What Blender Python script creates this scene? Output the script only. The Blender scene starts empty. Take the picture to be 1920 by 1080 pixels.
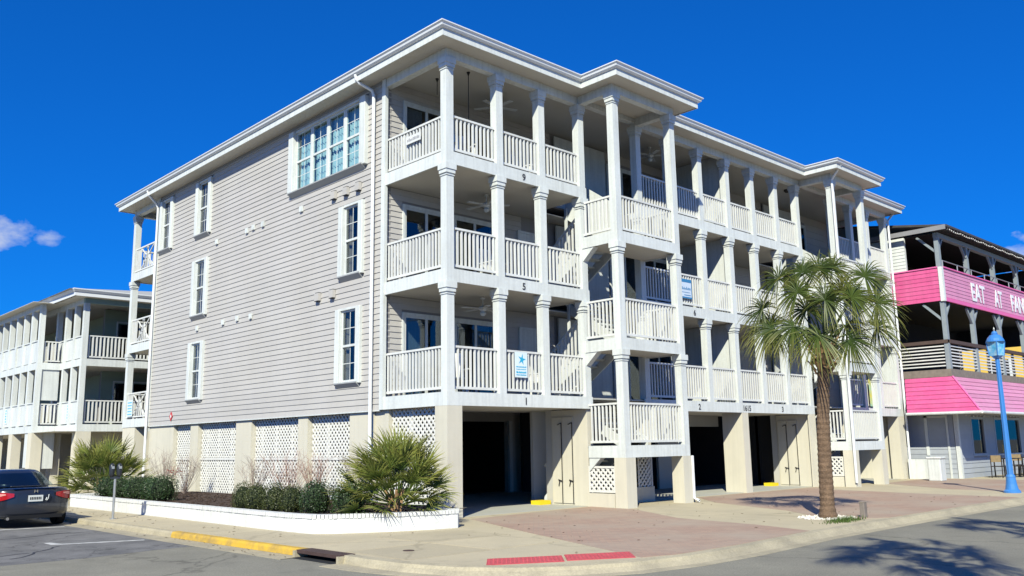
import bpy, bmesh, math, random
from mathutils import Vector, Matrix
R = math.radians
SC = bpy.context.scene
C = SC.collection
# ------------------------------------------------------------------ camera
cam_d = bpy.data.cameras.new('camera'); cam = bpy.data.objects.new('camera', cam_d); C.objects.link(cam)
SC.camera = cam
cam_d.sensor_width = 36.0; cam_d.lens = 1651.98 / 1920 * 36; cam_d.clip_end = 3000; cam_d.clip_start = 0.1
_yaw, _pit, _rol = 0.7594, 0.1775, -0.0165
_f = Vector((math.sin(_yaw) * math.cos(_pit), math.cos(_yaw) * math.cos(_pit), math.sin(_pit)))
_r = Vector((math.cos(_yaw), -math.sin(_yaw), 0)); _u = _r.cross(_f)
_c, _s = math.cos(_rol), math.sin(_rol)
_r2 = _c * _r + _s * _u; _u2 = -_s * _r + _c * _u
M4 = Matrix(((_r2.x, _u2.x, -_f.x, -12.6552), (_r2.y, _u2.y, -_f.y, -15.5088), (_r2.z, _u2.z, -_f.z, 1.5606), (0, 0, 0, 1)))
cam.matrix_world = M4
# ------------------------------------------------------------------ sky, sun, exposure
SUN_AZ = Vector((-0.80, -0.60)); SUN_EL = R(37.0)
W = bpy.data.worlds.new('World'); SC.world = W; W.use_nodes = True
nt = W.node_tree; nt.nodes.clear()
def N(t, kind, **kw):
    n = t.nodes.new(kind)
    for k, v in kw.items():
        if k.startswith('i_'):
            key = k[2:]; key = int(key) if key.isdigit() else key
            n.inputs[key].default_value = v
        else: setattr(n, k, v)
    return n
def LK(t, a, b): t.links.new(a, b)
sky = N(nt, 'ShaderNodeTexSky', sky_type='NISHITA', sun_disc=False, sun_elevation=SUN_EL,
        sun_rotation=math.atan2(SUN_AZ.x, SUN_AZ.y), air_density=1.0, dust_density=0.0, ozone_density=3.0, altitude=0)
hs = N(nt, 'ShaderNodeMixRGB', blend_type='MULTIPLY', i_0=1.0); hs.inputs[2].default_value = (0.03, 0.62, 1.80, 1)
gm = N(nt, 'ShaderNodeGamma', i_Gamma=0.75); LK(nt, sky.outputs[0], gm.inputs[0]); LK(nt, gm.outputs[0], hs.inputs[1])
# a few small fair-weather clouds, low in the sky
tc = N(nt, 'ShaderNodeTexCoord')
noi = N(nt, 'ShaderNodeTexNoise', i_Scale=26.0, i_Detail=6.0, i_Roughness=0.55)
mp = N(nt, 'ShaderNodeMapping'); mp.inputs['Scale'].default_value = (1, 1, 1.7)
LK(nt, tc.outputs['Generated'], mp.inputs[0]); LK(nt, mp.outputs[0], noi.inputs['Vector'])
def cloud_mask(px, py, rad, gain):
    d = (_f + (px - 960) / 1651.98 * _r2 - (py - 540) / 1651.98 * _u2).normalized()
    sub = N(nt, 'ShaderNodeVectorMath', operation='SUBTRACT'); sub.inputs[1].default_value = d
    LK(nt, tc.outputs['Generated'], sub.inputs[0])
    sc = N(nt, 'ShaderNodeVectorMath', operation='MULTIPLY'); sc.inputs[1].default_value = (1, 1, 2.0)
    LK(nt, sub.outputs[0], sc.inputs[0])
    ln = N(nt, 'ShaderNodeVectorMath', operation='LENGTH'); LK(nt, sc.outputs[0], ln.inputs[0])
    mr = N(nt, 'ShaderNodeMapRange', i_1=rad, i_2=0.0, i_3=0.0, i_4=gain); LK(nt, ln.outputs['Value'], mr.inputs[0])
    return mr.outputs[0]
acc = None
for a in ((30, 440, .040, .38), (76, 447, .024, .33), (-40, 436, .045, .38), (1915, 478, .03, .30), (1960, 470, .05, .3)):
    o_ = cloud_mask(*a)
    if acc is None: acc = o_
    else:
        mx = N(nt, 'ShaderNodeMath', operation='MAXIMUM'); LK(nt, acc, mx.inputs[0]); LK(nt, o_, mx.inputs[1]); acc = mx.outputs[0]
ad = N(nt, 'ShaderNodeMath', operation='ADD'); LK(nt, acc, ad.inputs[0]); LK(nt, noi.outputs[0], ad.inputs[1])
cm = N(nt, 'ShaderNodeMapRange', i_1=0.60, i_2=0.86, i_3=0.0, i_4=0.75); LK(nt, ad.outputs[0], cm.inputs[0])
gt = N(nt, 'ShaderNodeMath', operation='GREATER_THAN', i_1=0.001); LK(nt, acc, gt.inputs[0])
ml = N(nt, 'ShaderNodeMath', operation='MULTIPLY'); LK(nt, cm.outputs[0], ml.inputs[0]); LK(nt, gt.outputs[0], ml.inputs[1])
mxc = N(nt, 'ShaderNodeMixRGB'); LK(nt, ml.outputs[0], mxc.inputs[0]); LK(nt, hs.outputs[0], mxc.inputs[1]); mxc.inputs[2].default_value = (5.4, 6.0, 7.4, 1)
bg = N(nt, 'ShaderNodeBackground', i_Strength=0.096); LK(nt, mxc.outputs[0], bg.inputs[0])
wo = N(nt, 'ShaderNodeOutputWorld'); LK(nt, bg.outputs[0], wo.inputs[0])
sl = bpy.data.lights.new('sun', 'SUN'); sl.energy = 5.0; sl.angle = R(0.53); sl.color = (1.0, 0.975, 0.80)
so = bpy.data.objects.new('sun', sl); C.objects.link(so); so.location = (-30, -25, 30)
sd = Vector((-SUN_AZ.x * math.cos(SUN_EL), -SUN_AZ.y * math.cos(SUN_EL), -math.sin(SUN_EL)))
so.rotation_euler = sd.to_track_quat('-Z', 'Y').to_euler()
vs = SC.view_settings; vs.view_transform = 'Standard'; vs.look = 'None'; vs.exposure = 0.24; vs.gamma = 1.0; vs.use_curve_mapping = False
SC.cycles.max_bounces = 6; SC.cycles.diffuse_bounces = 1; SC.cycles.transparent_max_bounces = 12
SC.cycles.use_denoising = True

# ------------------------------------------------------------------ materials
MATS = {}
def mat(name, col, rough=.6, var=.06, scale=3.0, bump=0.0, bscale=40.0, rnd=0.0, spec=.4, metal=0.0, streak=0.0, coat=0.0, col2=None, c2scale=.6, c2amt=.5, speck=0.0, sscale=70.0, crack=0.0, cscale=.3, spots=0.0):
    if name in MATS: return MATS[name]
    m = bpy.data.materials.new(name); m.use_nodes = True; t = m.node_tree
    p = t.nodes['Principled BSDF']; p.inputs['Roughness'].default_value = rough; p.inputs['Metallic'].default_value = metal
    p.inputs['Specular IOR Level'].default_value = spec; p.inputs['Coat Weight'].default_value = coat
    g = N(t, 'ShaderNodeNewGeometry')
    n1 = N(t, 'ShaderNodeTexNoise', i_Scale=scale, i_Detail=5.0, i_Roughness=.6); LK(t, g.outputs['Position'], n1.inputs['Vector'])
    mr = N(t, 'ShaderNodeMapRange', i_1=.25, i_2=.75, i_3=1 - var, i_4=1 + var); LK(t, n1.outputs[0], mr.inputs[0])
    val = mr.outputs[0]
    if rnd:
        oi = N(t, 'ShaderNodeObjectInfo'); r2 = N(t, 'ShaderNodeMapRange', i_3=1 - rnd, i_4=1 + rnd); LK(t, oi.outputs['Random'], r2.inputs[0])
        mu = N(t, 'ShaderNodeMath', operation='MULTIPLY'); LK(t, val, mu.inputs[0]); LK(t, r2.outputs[0], mu.inputs[1]); val = mu.outputs[0]
    if streak:
        mpp = N(t, 'ShaderNodeMapping'); mpp.inputs['Scale'].default_value = (6, 6, .35); LK(t, g.outputs['Position'], mpp.inputs[0])
        n3 = N(t, 'ShaderNodeTexNoise', i_Scale=1.6, i_Detail=4.0); LK(t, mpp.outputs[0], n3.inputs['Vector'])
        r3 = N(t, 'ShaderNodeMapRange', i_1=.42, i_2=.72, i_3=1.0, i_4=1 - streak); LK(t, n3.outputs[0], r3.inputs[0])
        mu = N(t, 'ShaderNodeMath', operation='MULTIPLY'); LK(t, val, mu.inputs[0]); LK(t, r3.outputs[0], mu.inputs[1]); val = mu.outputs[0]
    def mulv(sock):
        mu_ = N(t, 'ShaderNodeMath', operation='MULTIPLY'); LK(t, val, mu_.inputs[0]); LK(t, sock, mu_.inputs[1]); return mu_.outputs[0]
    if speck:
        n4 = N(t, 'ShaderNodeTexNoise', i_Scale=sscale, i_Detail=2.0, i_Roughness=.7); LK(t, g.outputs['Position'], n4.inputs['Vector'])
        r4 = N(t, 'ShaderNodeMapRange', i_1=.3, i_2=.7, i_3=1 - speck, i_4=1 + speck); LK(t, n4.outputs[0], r4.inputs[0]); val = mulv(r4.outputs[0])
    if crack:
        nd_ = N(t, 'ShaderNodeTexNoise', i_Scale=1.3, i_Detail=5.0); LK(t, g.outputs['Position'], nd_.inputs['Vector'])
        mxv = N(t, 'ShaderNodeVectorMath', operation='MULTIPLY_ADD'); LK(t, nd_.outputs['Color'], mxv.inputs[0]); mxv.inputs[1].default_value = (.9, .9, .9); LK(t, g.outputs['Position'], mxv.inputs[2])
        vo = N(t, 'ShaderNodeTexVoronoi', feature='DISTANCE_TO_EDGE', i_Scale=cscale); LK(t, mxv.outputs[0], vo.inputs['Vector'])
        r5 = N(t, 'ShaderNodeMapRange', i_1=.0, i_2=.010, i_3=1 - crack, i_4=1.0); LK(t, vo.outputs['Distance'], r5.inputs[0]); val = mulv(r5.outputs[0])
    if spots:
        vs_ = N(t, 'ShaderNodeTexNoise', i_Scale=2.3, i_Detail=3.0, i_Roughness=.5); LK(t, g.outputs['Position'], vs_.inputs['Vector'])
        r6 = N(t, 'ShaderNodeMapRange', i_1=.60, i_2=.72, i_3=1.0, i_4=1 - spots); LK(t, vs_.outputs[0], r6.inputs[0]); val = mulv(r6.outputs[0])
    base = N(t, 'ShaderNodeRGB'); base.outputs[0].default_value = (*col, 1); cs = base.outputs[0]
    if col2:
        n2 = N(t, 'ShaderNodeTexNoise', i_Scale=c2scale, i_Detail=6.0, i_Roughness=.65); LK(t, g.outputs['Position'], n2.inputs['Vector'])
        r2 = N(t, 'ShaderNodeMapRange', i_1=.42, i_2=.66, i_3=0.0, i_4=c2amt); LK(t, n2.outputs[0], r2.inputs[0])
        mx = N(t, 'ShaderNodeMixRGB'); LK(t, r2.outputs[0], mx.inputs[0]); LK(t, cs, mx.inputs[1]); mx.inputs[2].default_value = (*col2, 1); cs = mx.outputs[0]
    vm = N(t, 'ShaderNodeVectorMath', operation='SCALE'); LK(t, cs, vm.inputs[0]); LK(t, val, vm.inputs['Scale'])
    LK(t, vm.outputs[0], p.inputs['Base Color'])
    if bump:
        nb = N(t, 'ShaderNodeTexNoise', i_Scale=bscale, i_Detail=4.0); LK(t, g.outputs['Position'], nb.inputs['Vector'])
        b = N(t, 'ShaderNodeBump', i_Strength=bump, i_Distance=.02); LK(t, nb.outputs[0], b.inputs['Height']); LK(t, b.outputs[0], p.inputs['Normal'])
    MATS[name] = m
    return m
white = mat('white_paint', (.735, .765, .745), .5, .05, 1.3, .08, 30, streak=.15, rnd=.03, speck=.04, sscale=14, col2=(.62, .62, .56), c2scale=1.6, c2amt=.22)
white_b = mat('white_rail_paint', (.74, .745, .715), .5, .07, 4, rnd=.05, streak=.08)
siding = mat('grey_siding', (.52, .497, .47), .6, .06, .6, .06, 60, rnd=.025, streak=.03, speck=.02, sscale=6, col2=(.53, .495, .435), c2scale=.35, c2amt=.35)
ceil_m = mat('porch_ceiling', (.60, .57, .50), .6, .05, 1.0)
deckm = mat('deck_boards', (.13, .12, .115), .7, .15, 5)
stucco = mat('cream_stucco', (.67, .63, .515), .85, .05, 1.2, .25, 60, streak=.06, col2=(.60, .57, .48), c2scale=.9, c2amt=.4)
carwall = mat('carport_wall', (.52, .51, .47), .8, .05, 1.5, .1, 40)
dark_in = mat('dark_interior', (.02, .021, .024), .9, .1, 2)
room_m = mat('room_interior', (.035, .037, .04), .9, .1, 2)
roofm = mat('roof_shingles', (.30, .30, .29), .9, .15, 8, .3, 30)
gutterm = mat('gutter_white', (.80, .82, .83), .35, .03, 2)
blackm = mat('black_metal', (.015, .015, .017), .5, .1, 6)
number_m = mat('dark_grey_numerals', (.05, .05, .055), .6, .1, 6)
galv = mat('galvanised', (.42, .43, .43), .45, .1, 8, metal=.6)
curtain = mat('pale_curtain', (.66, .74, .76), .9, .06, 6)
sillm = mat('sill_grey', (.40, .41, .41), .6, .05, 3)
lattice_m = mat('lattice_white', (.77, .76, .71), .6, .06, 4, streak=.08)
yellowp = mat('yellow_paint_worn', (.68, .43, .05), .7, .10, 4, .15, 40, col2=(.28, .20, .10), c2scale=2.4, c2amt=.75)
yellowc = mat('yellow_paint', (.85, .62, .02), .6, .05, 4)
rust = mat('rust_stain', (.42, .22, .08), .9, .2, 9)
pine = mat('weathered_wood', (.22, .19, .16), .85, .2, 7, .2, 40)
brownwood = mat('dark_brown_rail', (.09, .06, .05), .7, .15, 6)
def glass_mat(name, tint, refl=.16, rough=.02):
    m = bpy.data.materials.new(name); m.use_nodes = True; t = m.node_tree; t.nodes.clear()
    tr = N(t, 'ShaderNodeBsdfTransparent'); tr.inputs[0].default_value = (*tint, 1)
    gl = N(t, 'ShaderNodeBsdfGlossy', i_Roughness=rough); gl.inputs[0].default_value = (.9, .95, 1, 1)
    lw = N(t, 'ShaderNodeLayerWeight', i_Blend=.5); pw4 = N(t, 'ShaderNodeMath', operation='POWER', i_1=4.0); LK(t, lw.outputs['Facing'], pw4.inputs[0]); ad_ = N(t, 'ShaderNodeMath', operation='MULTIPLY_ADD', i_1=.5, i_2=refl * .5); LK(t, pw4.outputs[0], ad_.inputs[0])
    mx = N(t, 'ShaderNodeMixShader'); LK(t, ad_.outputs[0], mx.inputs[0]); LK(t, tr.outputs[0], mx.inputs[1]); LK(t, gl.outputs[0], mx.inputs[2])
    o = N(t, 'ShaderNodeOutputMaterial'); LK(t, mx.outputs[0], o.inputs[0]); return m
glass = glass_mat('window_glass', (.80, .90, .92), .12)
glass_d = glass_mat('dark_glass', (.55, .62, .66), .14)
glass_n = glass_mat('sash_glass', (.72, .74, .74), .12); glass_r = glass_mat('shopfront_glass', (.5, .56, .6), .04); car_glass = glass_mat('car_glass', (.45, .55, .56), .16)

# ------------------------------------------------------------------ mesh helpers
class MB:
    def __init__(s): s.v = []; s.f = []
    def add(s, vs, fs):
        o = len(s.v); s.v += [tuple(v) for v in vs]; s.f += [tuple(o + i for i in f) for f in fs]; return s
    def box(s, x0, x1, y0, y1, z0, z1):
        return s.add([(x0, y0, z0), (x1, y0, z0), (x1, y1, z0), (x0, y1, z0), (x0, y0, z1), (x1, y0, z1), (x1, y1, z1), (x0, y1, z1)],
                     [(0, 3, 2, 1), (4, 5, 6, 7), (0, 1, 5, 4), (1, 2, 6, 5), (2, 3, 7, 6), (3, 0, 4, 7)])
    def bar(s, a, b, w, h=None, up=(0, 0, 1)):
        a = Vector(a); b = Vector(b); d = (b - a).normalized(); up = Vector(up)
        if abs(d.dot(up)) > .98: up = Vector((1, 0, 0))
        r = d.cross(up).normalized(); u = r.cross(d); h = h or w; r *= w / 2; u *= h / 2
        return s.add([a - r - u, a + r - u, a + r + u, a - r + u, b - r - u, b + r - u, b + r + u, b - r + u],
                     [(0, 1, 2, 3), (7, 6, 5, 4), (0, 4, 5, 1), (1, 5, 6, 2), (2, 6, 7, 3), (3, 7, 4, 0)])
    def tube(s, pts, rad, n=8, caps=True):
        pts = [Vector(p) for p in pts]; rs = rad if isinstance(rad, (list, tuple)) else [rad] * len(pts)
        o = len(s.v); pr = None
        for i, p in enumerate(pts):
            d = (pts[min(i + 1, len(pts) - 1)] - pts[max(i - 1, 0)]).normalized()
            if pr is None: pr = d.orthogonal().normalized()
            else: pr = (pr - d * pr.dot(d)).normalized()
            q = d.cross(pr)
            for k in range(n):
                a = 2 * math.pi * k / n; s.v.append(tuple(p + (pr * math.cos(a) + q * math.sin(a)) * rs[i]))
        for i in range(len(pts) - 1):
            for k in range(n):
                s.f.append((o + i * n + k, o + i * n + (k + 1) % n, o + (i + 1) * n + (k + 1) % n, o + (i + 1) * n + k))
        if caps:
            s.f.append(tuple(o + k for k in reversed(range(n)))); s.f.append(tuple(o + (len(pts) - 1) * n + k for k in range(n)))
        return s
    def lathe(s, prof, n=20, c=(0, 0, 0)):
        return s.tube([(c[0], c[1], c[2] + z) for r, z in prof], [max(r, .0005) for r, z in prof], n)
    def prism(s, poly, lo, hi, axis='z'):
        n = len(poly)
        def P(p, h): return {'z': (p[0], p[1], h), 'y': (p[0], h, p[1]), 'x': (h, p[0], p[1])}[axis]
        vs = [P(p, lo) for p in poly] + [P(p, hi) for p in poly]
        return s.add(vs, [tuple(reversed(range(n))), tuple(range(n, 2 * n))] + [(i, (i + 1) % n, n + (i + 1) % n, n + i) for i in range(n)])
    def sweep(s, path, prof, closed=False):
        n = len(path); m = len(prof(0) if callable(prof) else prof); o = len(s.v)
        for i, p in enumerate(path):
            p = Vector(p[:2])
            a = Vector(path[i - 1][:2]) if (i > 0 or closed) else None
            b = Vector(path[(i + 1) % n][:2]) if (i < n - 1 or closed) else None
            d1 = (p - a).normalized() if a is not None else (b - p).normalized()
            d2 = (b - p).normalized() if b is not None else d1
            n1 = Vector((d1.y, -d1.x)); n2 = Vector((d2.y, -d2.x)); mm = (n1 + n2).normalized(); k = 1 / max(.35, mm.dot(n1))
            pr = prof(i) if callable(prof) else prof
            for off, z in pr: q = p + mm * k * off; s.v.append((q.x, q.y, z))
        for i in range(n if closed else n - 1):
            j = (i + 1) % n
            for k in range(m - 1): s.f.append((o + i * m + k, o + j * m + k, o + j * m + k + 1, o + i * m + k + 1))
        return s
    def mesh(s, name, m=None, smooth=False):
        me = bpy.data.meshes.new(name); me.from_pydata(s.v, [], s.f)
        bm = bmesh.new(); bm.from_mesh(me); bmesh.ops.recalc_face_normals(bm, faces=bm.faces); bm.to_mesh(me); bm.free()
        if m: me.materials.append(m)
        if smooth: me.polygons.foreach_set('use_smooth', [True] * len(me.polygons))
        return me
    def build(s, name, m, parent=None, smooth=False, loc=None):
        return link(name, s.mesh(name, m, smooth), parent, loc)
def link(name, me, parent=None, loc=None, scale=None, rot=None):
    o = bpy.data.objects.new(name, me); C.objects.link(o)
    if parent is not None: o.parent = parent
    if loc is not None: o.location = loc
    if scale is not None: o.scale = scale
    if rot is not None: o.rotation_euler = rot
    return o
def tag(o, label, cat, group=None):
    o['label'] = label; o['category'] = cat
    if group: o['group'] = group
    return o
def struct(o): o['kind'] = 'structure'; return o
def stuff(o): o['kind'] = 'stuff'; return o
def thing(name, label, cat, loc=(0, 0, 0), rz=0, group=None):
    o = bpy.data.objects.new(name, None); C.objects.link(o); o.location = loc; o.rotation_euler = (0, 0, rz); o.empty_display_size = .2
    return tag(o, label, cat, group)
def part(parent, name, m, *boxes):
    b = MB()
    for x in boxes: b.box(*x)
    return b.build(name, m, parent)
def bevel(o, w=.01, seg=1):
    md = o.modifiers.new('bevel', 'BEVEL'); md.width = w; md.segments = seg; md.limit_method = 'ANGLE'; return o
UNIT = {}
def unit_board(m):      # clapboard wedge along +X (0..1), depth towards -Y, height 0..1
    k = ('b', m.name)
    if k not in UNIT:
        UNIT[k] = MB().add([(0, 0, 0), (1, 0, 0), (1, -1, 0), (0, -1, 0), (0, 0, 1), (1, 0, 1), (1, -.25, 1), (0, -.25, 1)],
                           [(0, 3, 2, 1), (4, 5, 6, 7), (0, 1, 5, 4), (1, 2, 6, 5), (2, 3, 7, 6), (3, 0, 4, 7)]).mesh('siding_board', m)
    return UNIT[k]
def unit_box(m):
    k = ('u', m.name)
    if k not in UNIT: UNIT[k] = MB().box(-.5, .5, -.5, .5, 0, 1).mesh('unit_piece', m)
    return UNIT[k]
def free_intervals(a, b, holes):
    out = []; x = a
    for h0, h1 in sorted(holes):
        if h0 > x: out.append((x, min(h0, b)))
        x = max(x, h1)
    if x < b: out.append((x, b))
    return [(p, q) for p, q in out if q - p > .02]
def chop(p, q, i, L=9.0):
    if q - p < L * 1.25: return [(p, q)]
    out = []; x = p; e = p + L * (.35 + .6 * ((i * .618 + .3 * p) % 1))
    while e < q - .5: out.append((x, e - .0012)); x = e; e += L
    return out + [(x, q)]
def clapboards(parent, m, axis, plane, a0, a1, z0, z1, holes=(), expo=.152, depth=.025, name='siding_board'):
    """axis 'y': wall runs along y, faces -x at x=plane; axis 'x': runs along x, faces -y at y=plane"""
    n = int(round((z1 - z0) / expo)); expo = (z1 - z0) / n; me = unit_board(m)
    for i in range(n):
        za = z0 + i * expo; zb = za + expo
        hs_ = [(h[0], h[1]) for h in holes if h[2] < zb - .03 and h[3] > za + .03]
        for p, q in [c_ for iv in free_intervals(a0, a1, hs_) for c_ in chop(iv[0], iv[1], i)]:
            if axis == 'x': link(name, me, parent, (p, plane, za), (q - p, depth, expo * 1.04))
            else: link(name, me, parent, (plane, q, za), (q - p, depth, expo * 1.04), (0, 0, -math.pi / 2))
def wall_core(parent, m, axis, plane, thick, a0, a1, z0, z1, holes=(), name='wall'):
    b = MB(); zs = sorted({z0, z1} | {max(z0, min(z1, z)) for h in holes for z in (h[2], h[3])})
    for za, zb in zip(zs, zs[1:]):
        if zb - za < 1e-4: continue
        for p, q in free_intervals(a0, a1, [(h[0], h[1]) for h in holes if h[2] < zb - 1e-4 and h[3] > za + 1e-4]):
            if axis == 'x': b.box(p, q, plane, plane + thick, za, zb)
            else: b.box(plane, plane + thick, p, q, za, zb)
    return b.build(name, m, parent)

# ================================================================== GROUND
asphalt = mat('asphalt_road', (.27, .255, .205), .9, .10, 1.2, .35, 90, col2=(.20, .19, .16), c2scale=.35, c2amt=.6, spec=.25, speck=.22, sscale=45, crack=.35, cscale=.22, spots=.12)
asphalt2 = mat('asphalt_parking', (.21, .205, .20), .9, .16, 2.2, .35, 90, col2=(.115, .115, .115), c2scale=.9, c2amt=.7, spec=.25, speck=.25, sscale=45, crack=.5, cscale=.45, spots=.25)
conc = mat('concrete_paving', (.54, .465, .315), .9, .07, .9, .15, 70, col2=(.45, .395, .285), c2scale=.5, c2amt=.5, speck=.08, sscale=50, spots=.10, crack=.18, cscale=.12)
conc_s = mat('concrete_slab', (.53, .455, .305), .9, .07, .9, .15, 70, col2=(.44, .385, .275), c2scale=.6, c2amt=.5, rnd=.07, speck=.08, sscale=50, spots=.10, crack=.2, cscale=.16)
kerb_m = mat('kerb_concrete', (.45, .395, .275), .9, .10, 2.5, .12, 50, col2=(.30, .265, .195), c2scale=1.5, c2amt=.7, speck=.12, sscale=30)
slab_m = mat('carport_slab', (.46, .455, .40), .85, .06, 1.0, .1, 60)
# brick pavers: fine pattern only (bricks are about 2 px deep in view)
def paver_mat():
    m = bpy.data.materials.new('brick_pavers'); m.use_nodes = True; t = m.node_tree; p = t.nodes['Principled BSDF']; p.inputs['Roughness'].default_value = .9
    g = N(t, 'ShaderNodeNewGeometry'); mp_ = N(t, 'ShaderNodeMapping'); mp_.inputs['Rotation'].default_value = (0, 0, R(45)); LK(t, g.outputs['Position'], mp_.inputs[0])
    br = N(t, 'ShaderNodeTexBrick', i_Scale=1.0); br.inputs['Brick Width'].default_value = .2; br.inputs['Row Height'].default_value = .1
    br.inputs['Mortar Size'].default_value = .006; br.inputs['Color1'].default_value = (.46, .31, .225, 1); br.inputs['Color2'].default_value = (.38, .25, .19, 1); br.inputs['Mortar'].default_value = (.33, .27, .21, 1)
    LK(t, mp_.outputs[0], br.inputs['Vector'])
    n = N(t, 'ShaderNodeTexNoise', i_Scale=.55, i_Detail=6.0); LK(t, g.outputs['Position'], n.inputs['Vector'])
    r = N(t, 'ShaderNodeMapRange', i_1=.4, i_2=.68, i_3=0.0, i_4=.62); LK(t, n.outputs[0], r.inputs[0])
    mx = N(t, 'ShaderNodeMixRGB'); LK(t, r.outputs[0], mx.inputs[0]); LK(t, br.outputs[0], mx.inputs[1]); mx.inputs[2].default_value = (.44, .37, .285, 1)
    LK(t, mx.outputs[0], p.inputs['Base Color'])
    b = N(t, 'ShaderNodeBump', i_Strength=.3, i_Distance=.004); LK(t, br.outputs['Fac'], b.inputs['Height']); b.invert = True; LK(t, b.outputs[0], p.inputs['Normal'])
    return m
paver = paver_mat()
RZ = -.115
struct(MB().box(-600, 900, -500, 1200, RZ - .5, RZ).build('road', asphalt))
struct(MB().prism([(-14.0, .1), (-7.6, -.0), (-6.3, .28), (-5.62, .35), (-5.62, 70), (-14, 70)], RZ, RZ + .004).build('parking_lane', asphalt2))
# kerb line (inner edge of kerb), side street then round the corner then main street
arc = []
KP = [(-5.08, 70), (-5.08, 20), (-5.08, 9), (-5.06, 2.2), (-5.02, -1.0), (-5.0, -2.7), (-5.03, -3.9), (-5.05, -4.6), (-4.98, -5.3), (-4.75, -6.1), (-4.3, -6.75), (-3.7, -7.2),
      (-3.0, -7.5), (-2.0, -7.66), (-.5, -7.66), (2.3, -7.42), (5.5, -7.36), (13.3, -7.3), (24, -7.25), (70, -7.2)]
def interp_path(pts, step=.6):
    out = []
    for a, b in zip(pts, pts[1:]):
        L = math.dist(a, b); n = max(1, int(L / step)) if L < 12 else 3
        for i in range(n): out.append((a[0] + (b[0] - a[0]) * i / n, a[1] + (b[1] - a[1]) * i / n))
    return out + [pts[-1]]
kp = interp_path(KP)
struct(MB().prism([(70, 70)] + [(-5.08, 70)] + KP[1:] + [(70, -7.2)], -.4, 0.0).build('pavement', conc))
def kprof(i):
    x, y = kp[i]
    t = 0 if y > -4.2 and x < -4 else min(1, (-4.2 - y) / 1.6 if x < -4.6 else 1)
    zt = -.012 * (1 - t) - .03 * t
    return [(0, -.06), (0, .006), (.03, .009), (.14 - .01 * t, .006 * (1 - t) - .006 * t), (.165 - .005 * t, -.03 * (1 - t) - .05 * t), (.18 + .08 * t, RZ + .012), (.55 - .12 * t, RZ + .006), (.56 - .12 * t, RZ - .1)]
pkm = [kprof(i) for i in range(len(kp))]
# path runs from far side street to main street: outward is on the right-hand side of travel
def kerb_piece(name, i0, i1, m):
    return MB().sweep(kp[i0:i1 + 1], lambda i: kprof(i + i0)).build(name, m)
iy0 = min(range(len(kp)), key=lambda i: abs(kp[i][1] - 2.2) + abs(kp[i][0] + 5.06)); iy1 = min(range(len(kp)), key=lambda i: abs(kp[i][1] + 2.7) + abs(kp[i][0] + 5.0))
iy2 = min(range(len(kp)), key=lambda i: abs(kp[i][1] + 3.9) + abs(kp[i][0] + 5.03))
struct(kerb_piece('kerb', 0, iy0, kerb_m))
struct(MB().sweep(kp[iy0:iy1 + 1], lambda i: [(a, b) for a, b in kprof(i + iy0)][:6]).build('kerb_yellow_paint', yellowp))
struct(MB().sweep(kp[iy0:iy1 + 1], lambda i: [(.17, RZ - .1), (.17, RZ + .010), (.55, RZ + .006), (.56, RZ - .1)]).build('kerb_gutter', kerb_m))
struct(kerb_piece('kerb', iy2, len(kp) - 1, kerb_m))
# storm drain inlet in the kerb
dr = thing('storm_drain', 'dark brown iron storm drain inlet set in the kerb after the yellow paint', 'storm drain', (-5.0, -3.3, RZ))
irm = mat('rusty_iron', (.075, .045, .04), .8, .25, 9, .3, 30)
MB().box(-.26, .02, -.62, .62, .075, .125).build('lintel', irm, dr); MB().box(-.02, .02, -.62, .62, -.05, .075).build('throat', dark_in, dr)
MB().box(-.30, 0, -.66, -.6, -.05, .11).build('side', kerb_m, dr); MB().box(-.30, 0, .6, .66, -.05, .11).build('side', kerb_m, dr); MB().box(-.34, -.02, -.6, .6, -.02, .012).build('sump', dark_in, dr)
# painted parking line
pm = mat('line_paint', (.62, .62, .60), .8, .25, 14, col2=(.25, .25, .25), c2scale=7, c2amt=.7)
struct(MB().prism([(-7.25, 2.78), (-7.13, 2.66), (-5.75, 2.18), (-5.75, 2.26), (-7.06, 2.78), (-7.15, 3.2), (-7.25, 3.2)], RZ + .004, RZ + .008).build('parking_line', pm))
struct(MB().prism([(-7.3, 7.5), (-7.2, 7.3), (-5.75, 6.95), (-5.75, 7.03), (-7.2, 7.45), (-7.25, 7.9), (-7.33, 7.9)], RZ + .004, RZ + .008).build('parking_line', pm))
# seam cracks sealed with tar
tar = mat('tar_seal', (.03, .03, .032), .6, .1, 5)
random.seed(5)
for k, (a, b) in enumerate((((-9.5, 1.2), (-7.9, 1.6)), ((-8.4, .8), (-7.2, 2.4)), ((-7.8, 4.6), (-6.2, 5.2)), ((-7.0, 5.3), (-5.8, 5.0)))):
    pts = [(a[0] + (b[0] - a[0]) * i / 8 + random.uniform(-.05, .05), a[1] + (b[1] - a[1]) * i / 8 + random.uniform(-.05, .05)) for i in range(9)]
    struct(MB().sweep(pts, [(-.02, RZ + .0045), (-.02, RZ + .0065), (.02, RZ + .0065), (.02, RZ + .0045)]).build('tar_seam', tar))
# side pavement slabs
pv = [o for o in C.objects if o.name == 'pavement'][0]
y = 24.0; random.seed(2)
while y > -2.0:
    L = random.choice((1.5, 1.55, 1.6)); link('slab', unit_box(conc_s), pv, (-4.41, y - L / 2, .0005), (1.27, L - .014, .008)); y -= L
# corner slabs
for (x0, x1, y0, y1) in ((-5.0, -3.3, -3.55, -2.05), (-3.28, -1.5, -3.55, -2.05), (-4.9, -3.3, -5.1, -3.57), (-3.28, -1.75, -5.1, -3.57)):
    link('slab', unit_box(conc_s), pv, ((x0 + x1) / 2, (y0 + y1) / 2, .0005), (x1 - x0 - .012, y1 - y0 - .012, .005))
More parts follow.
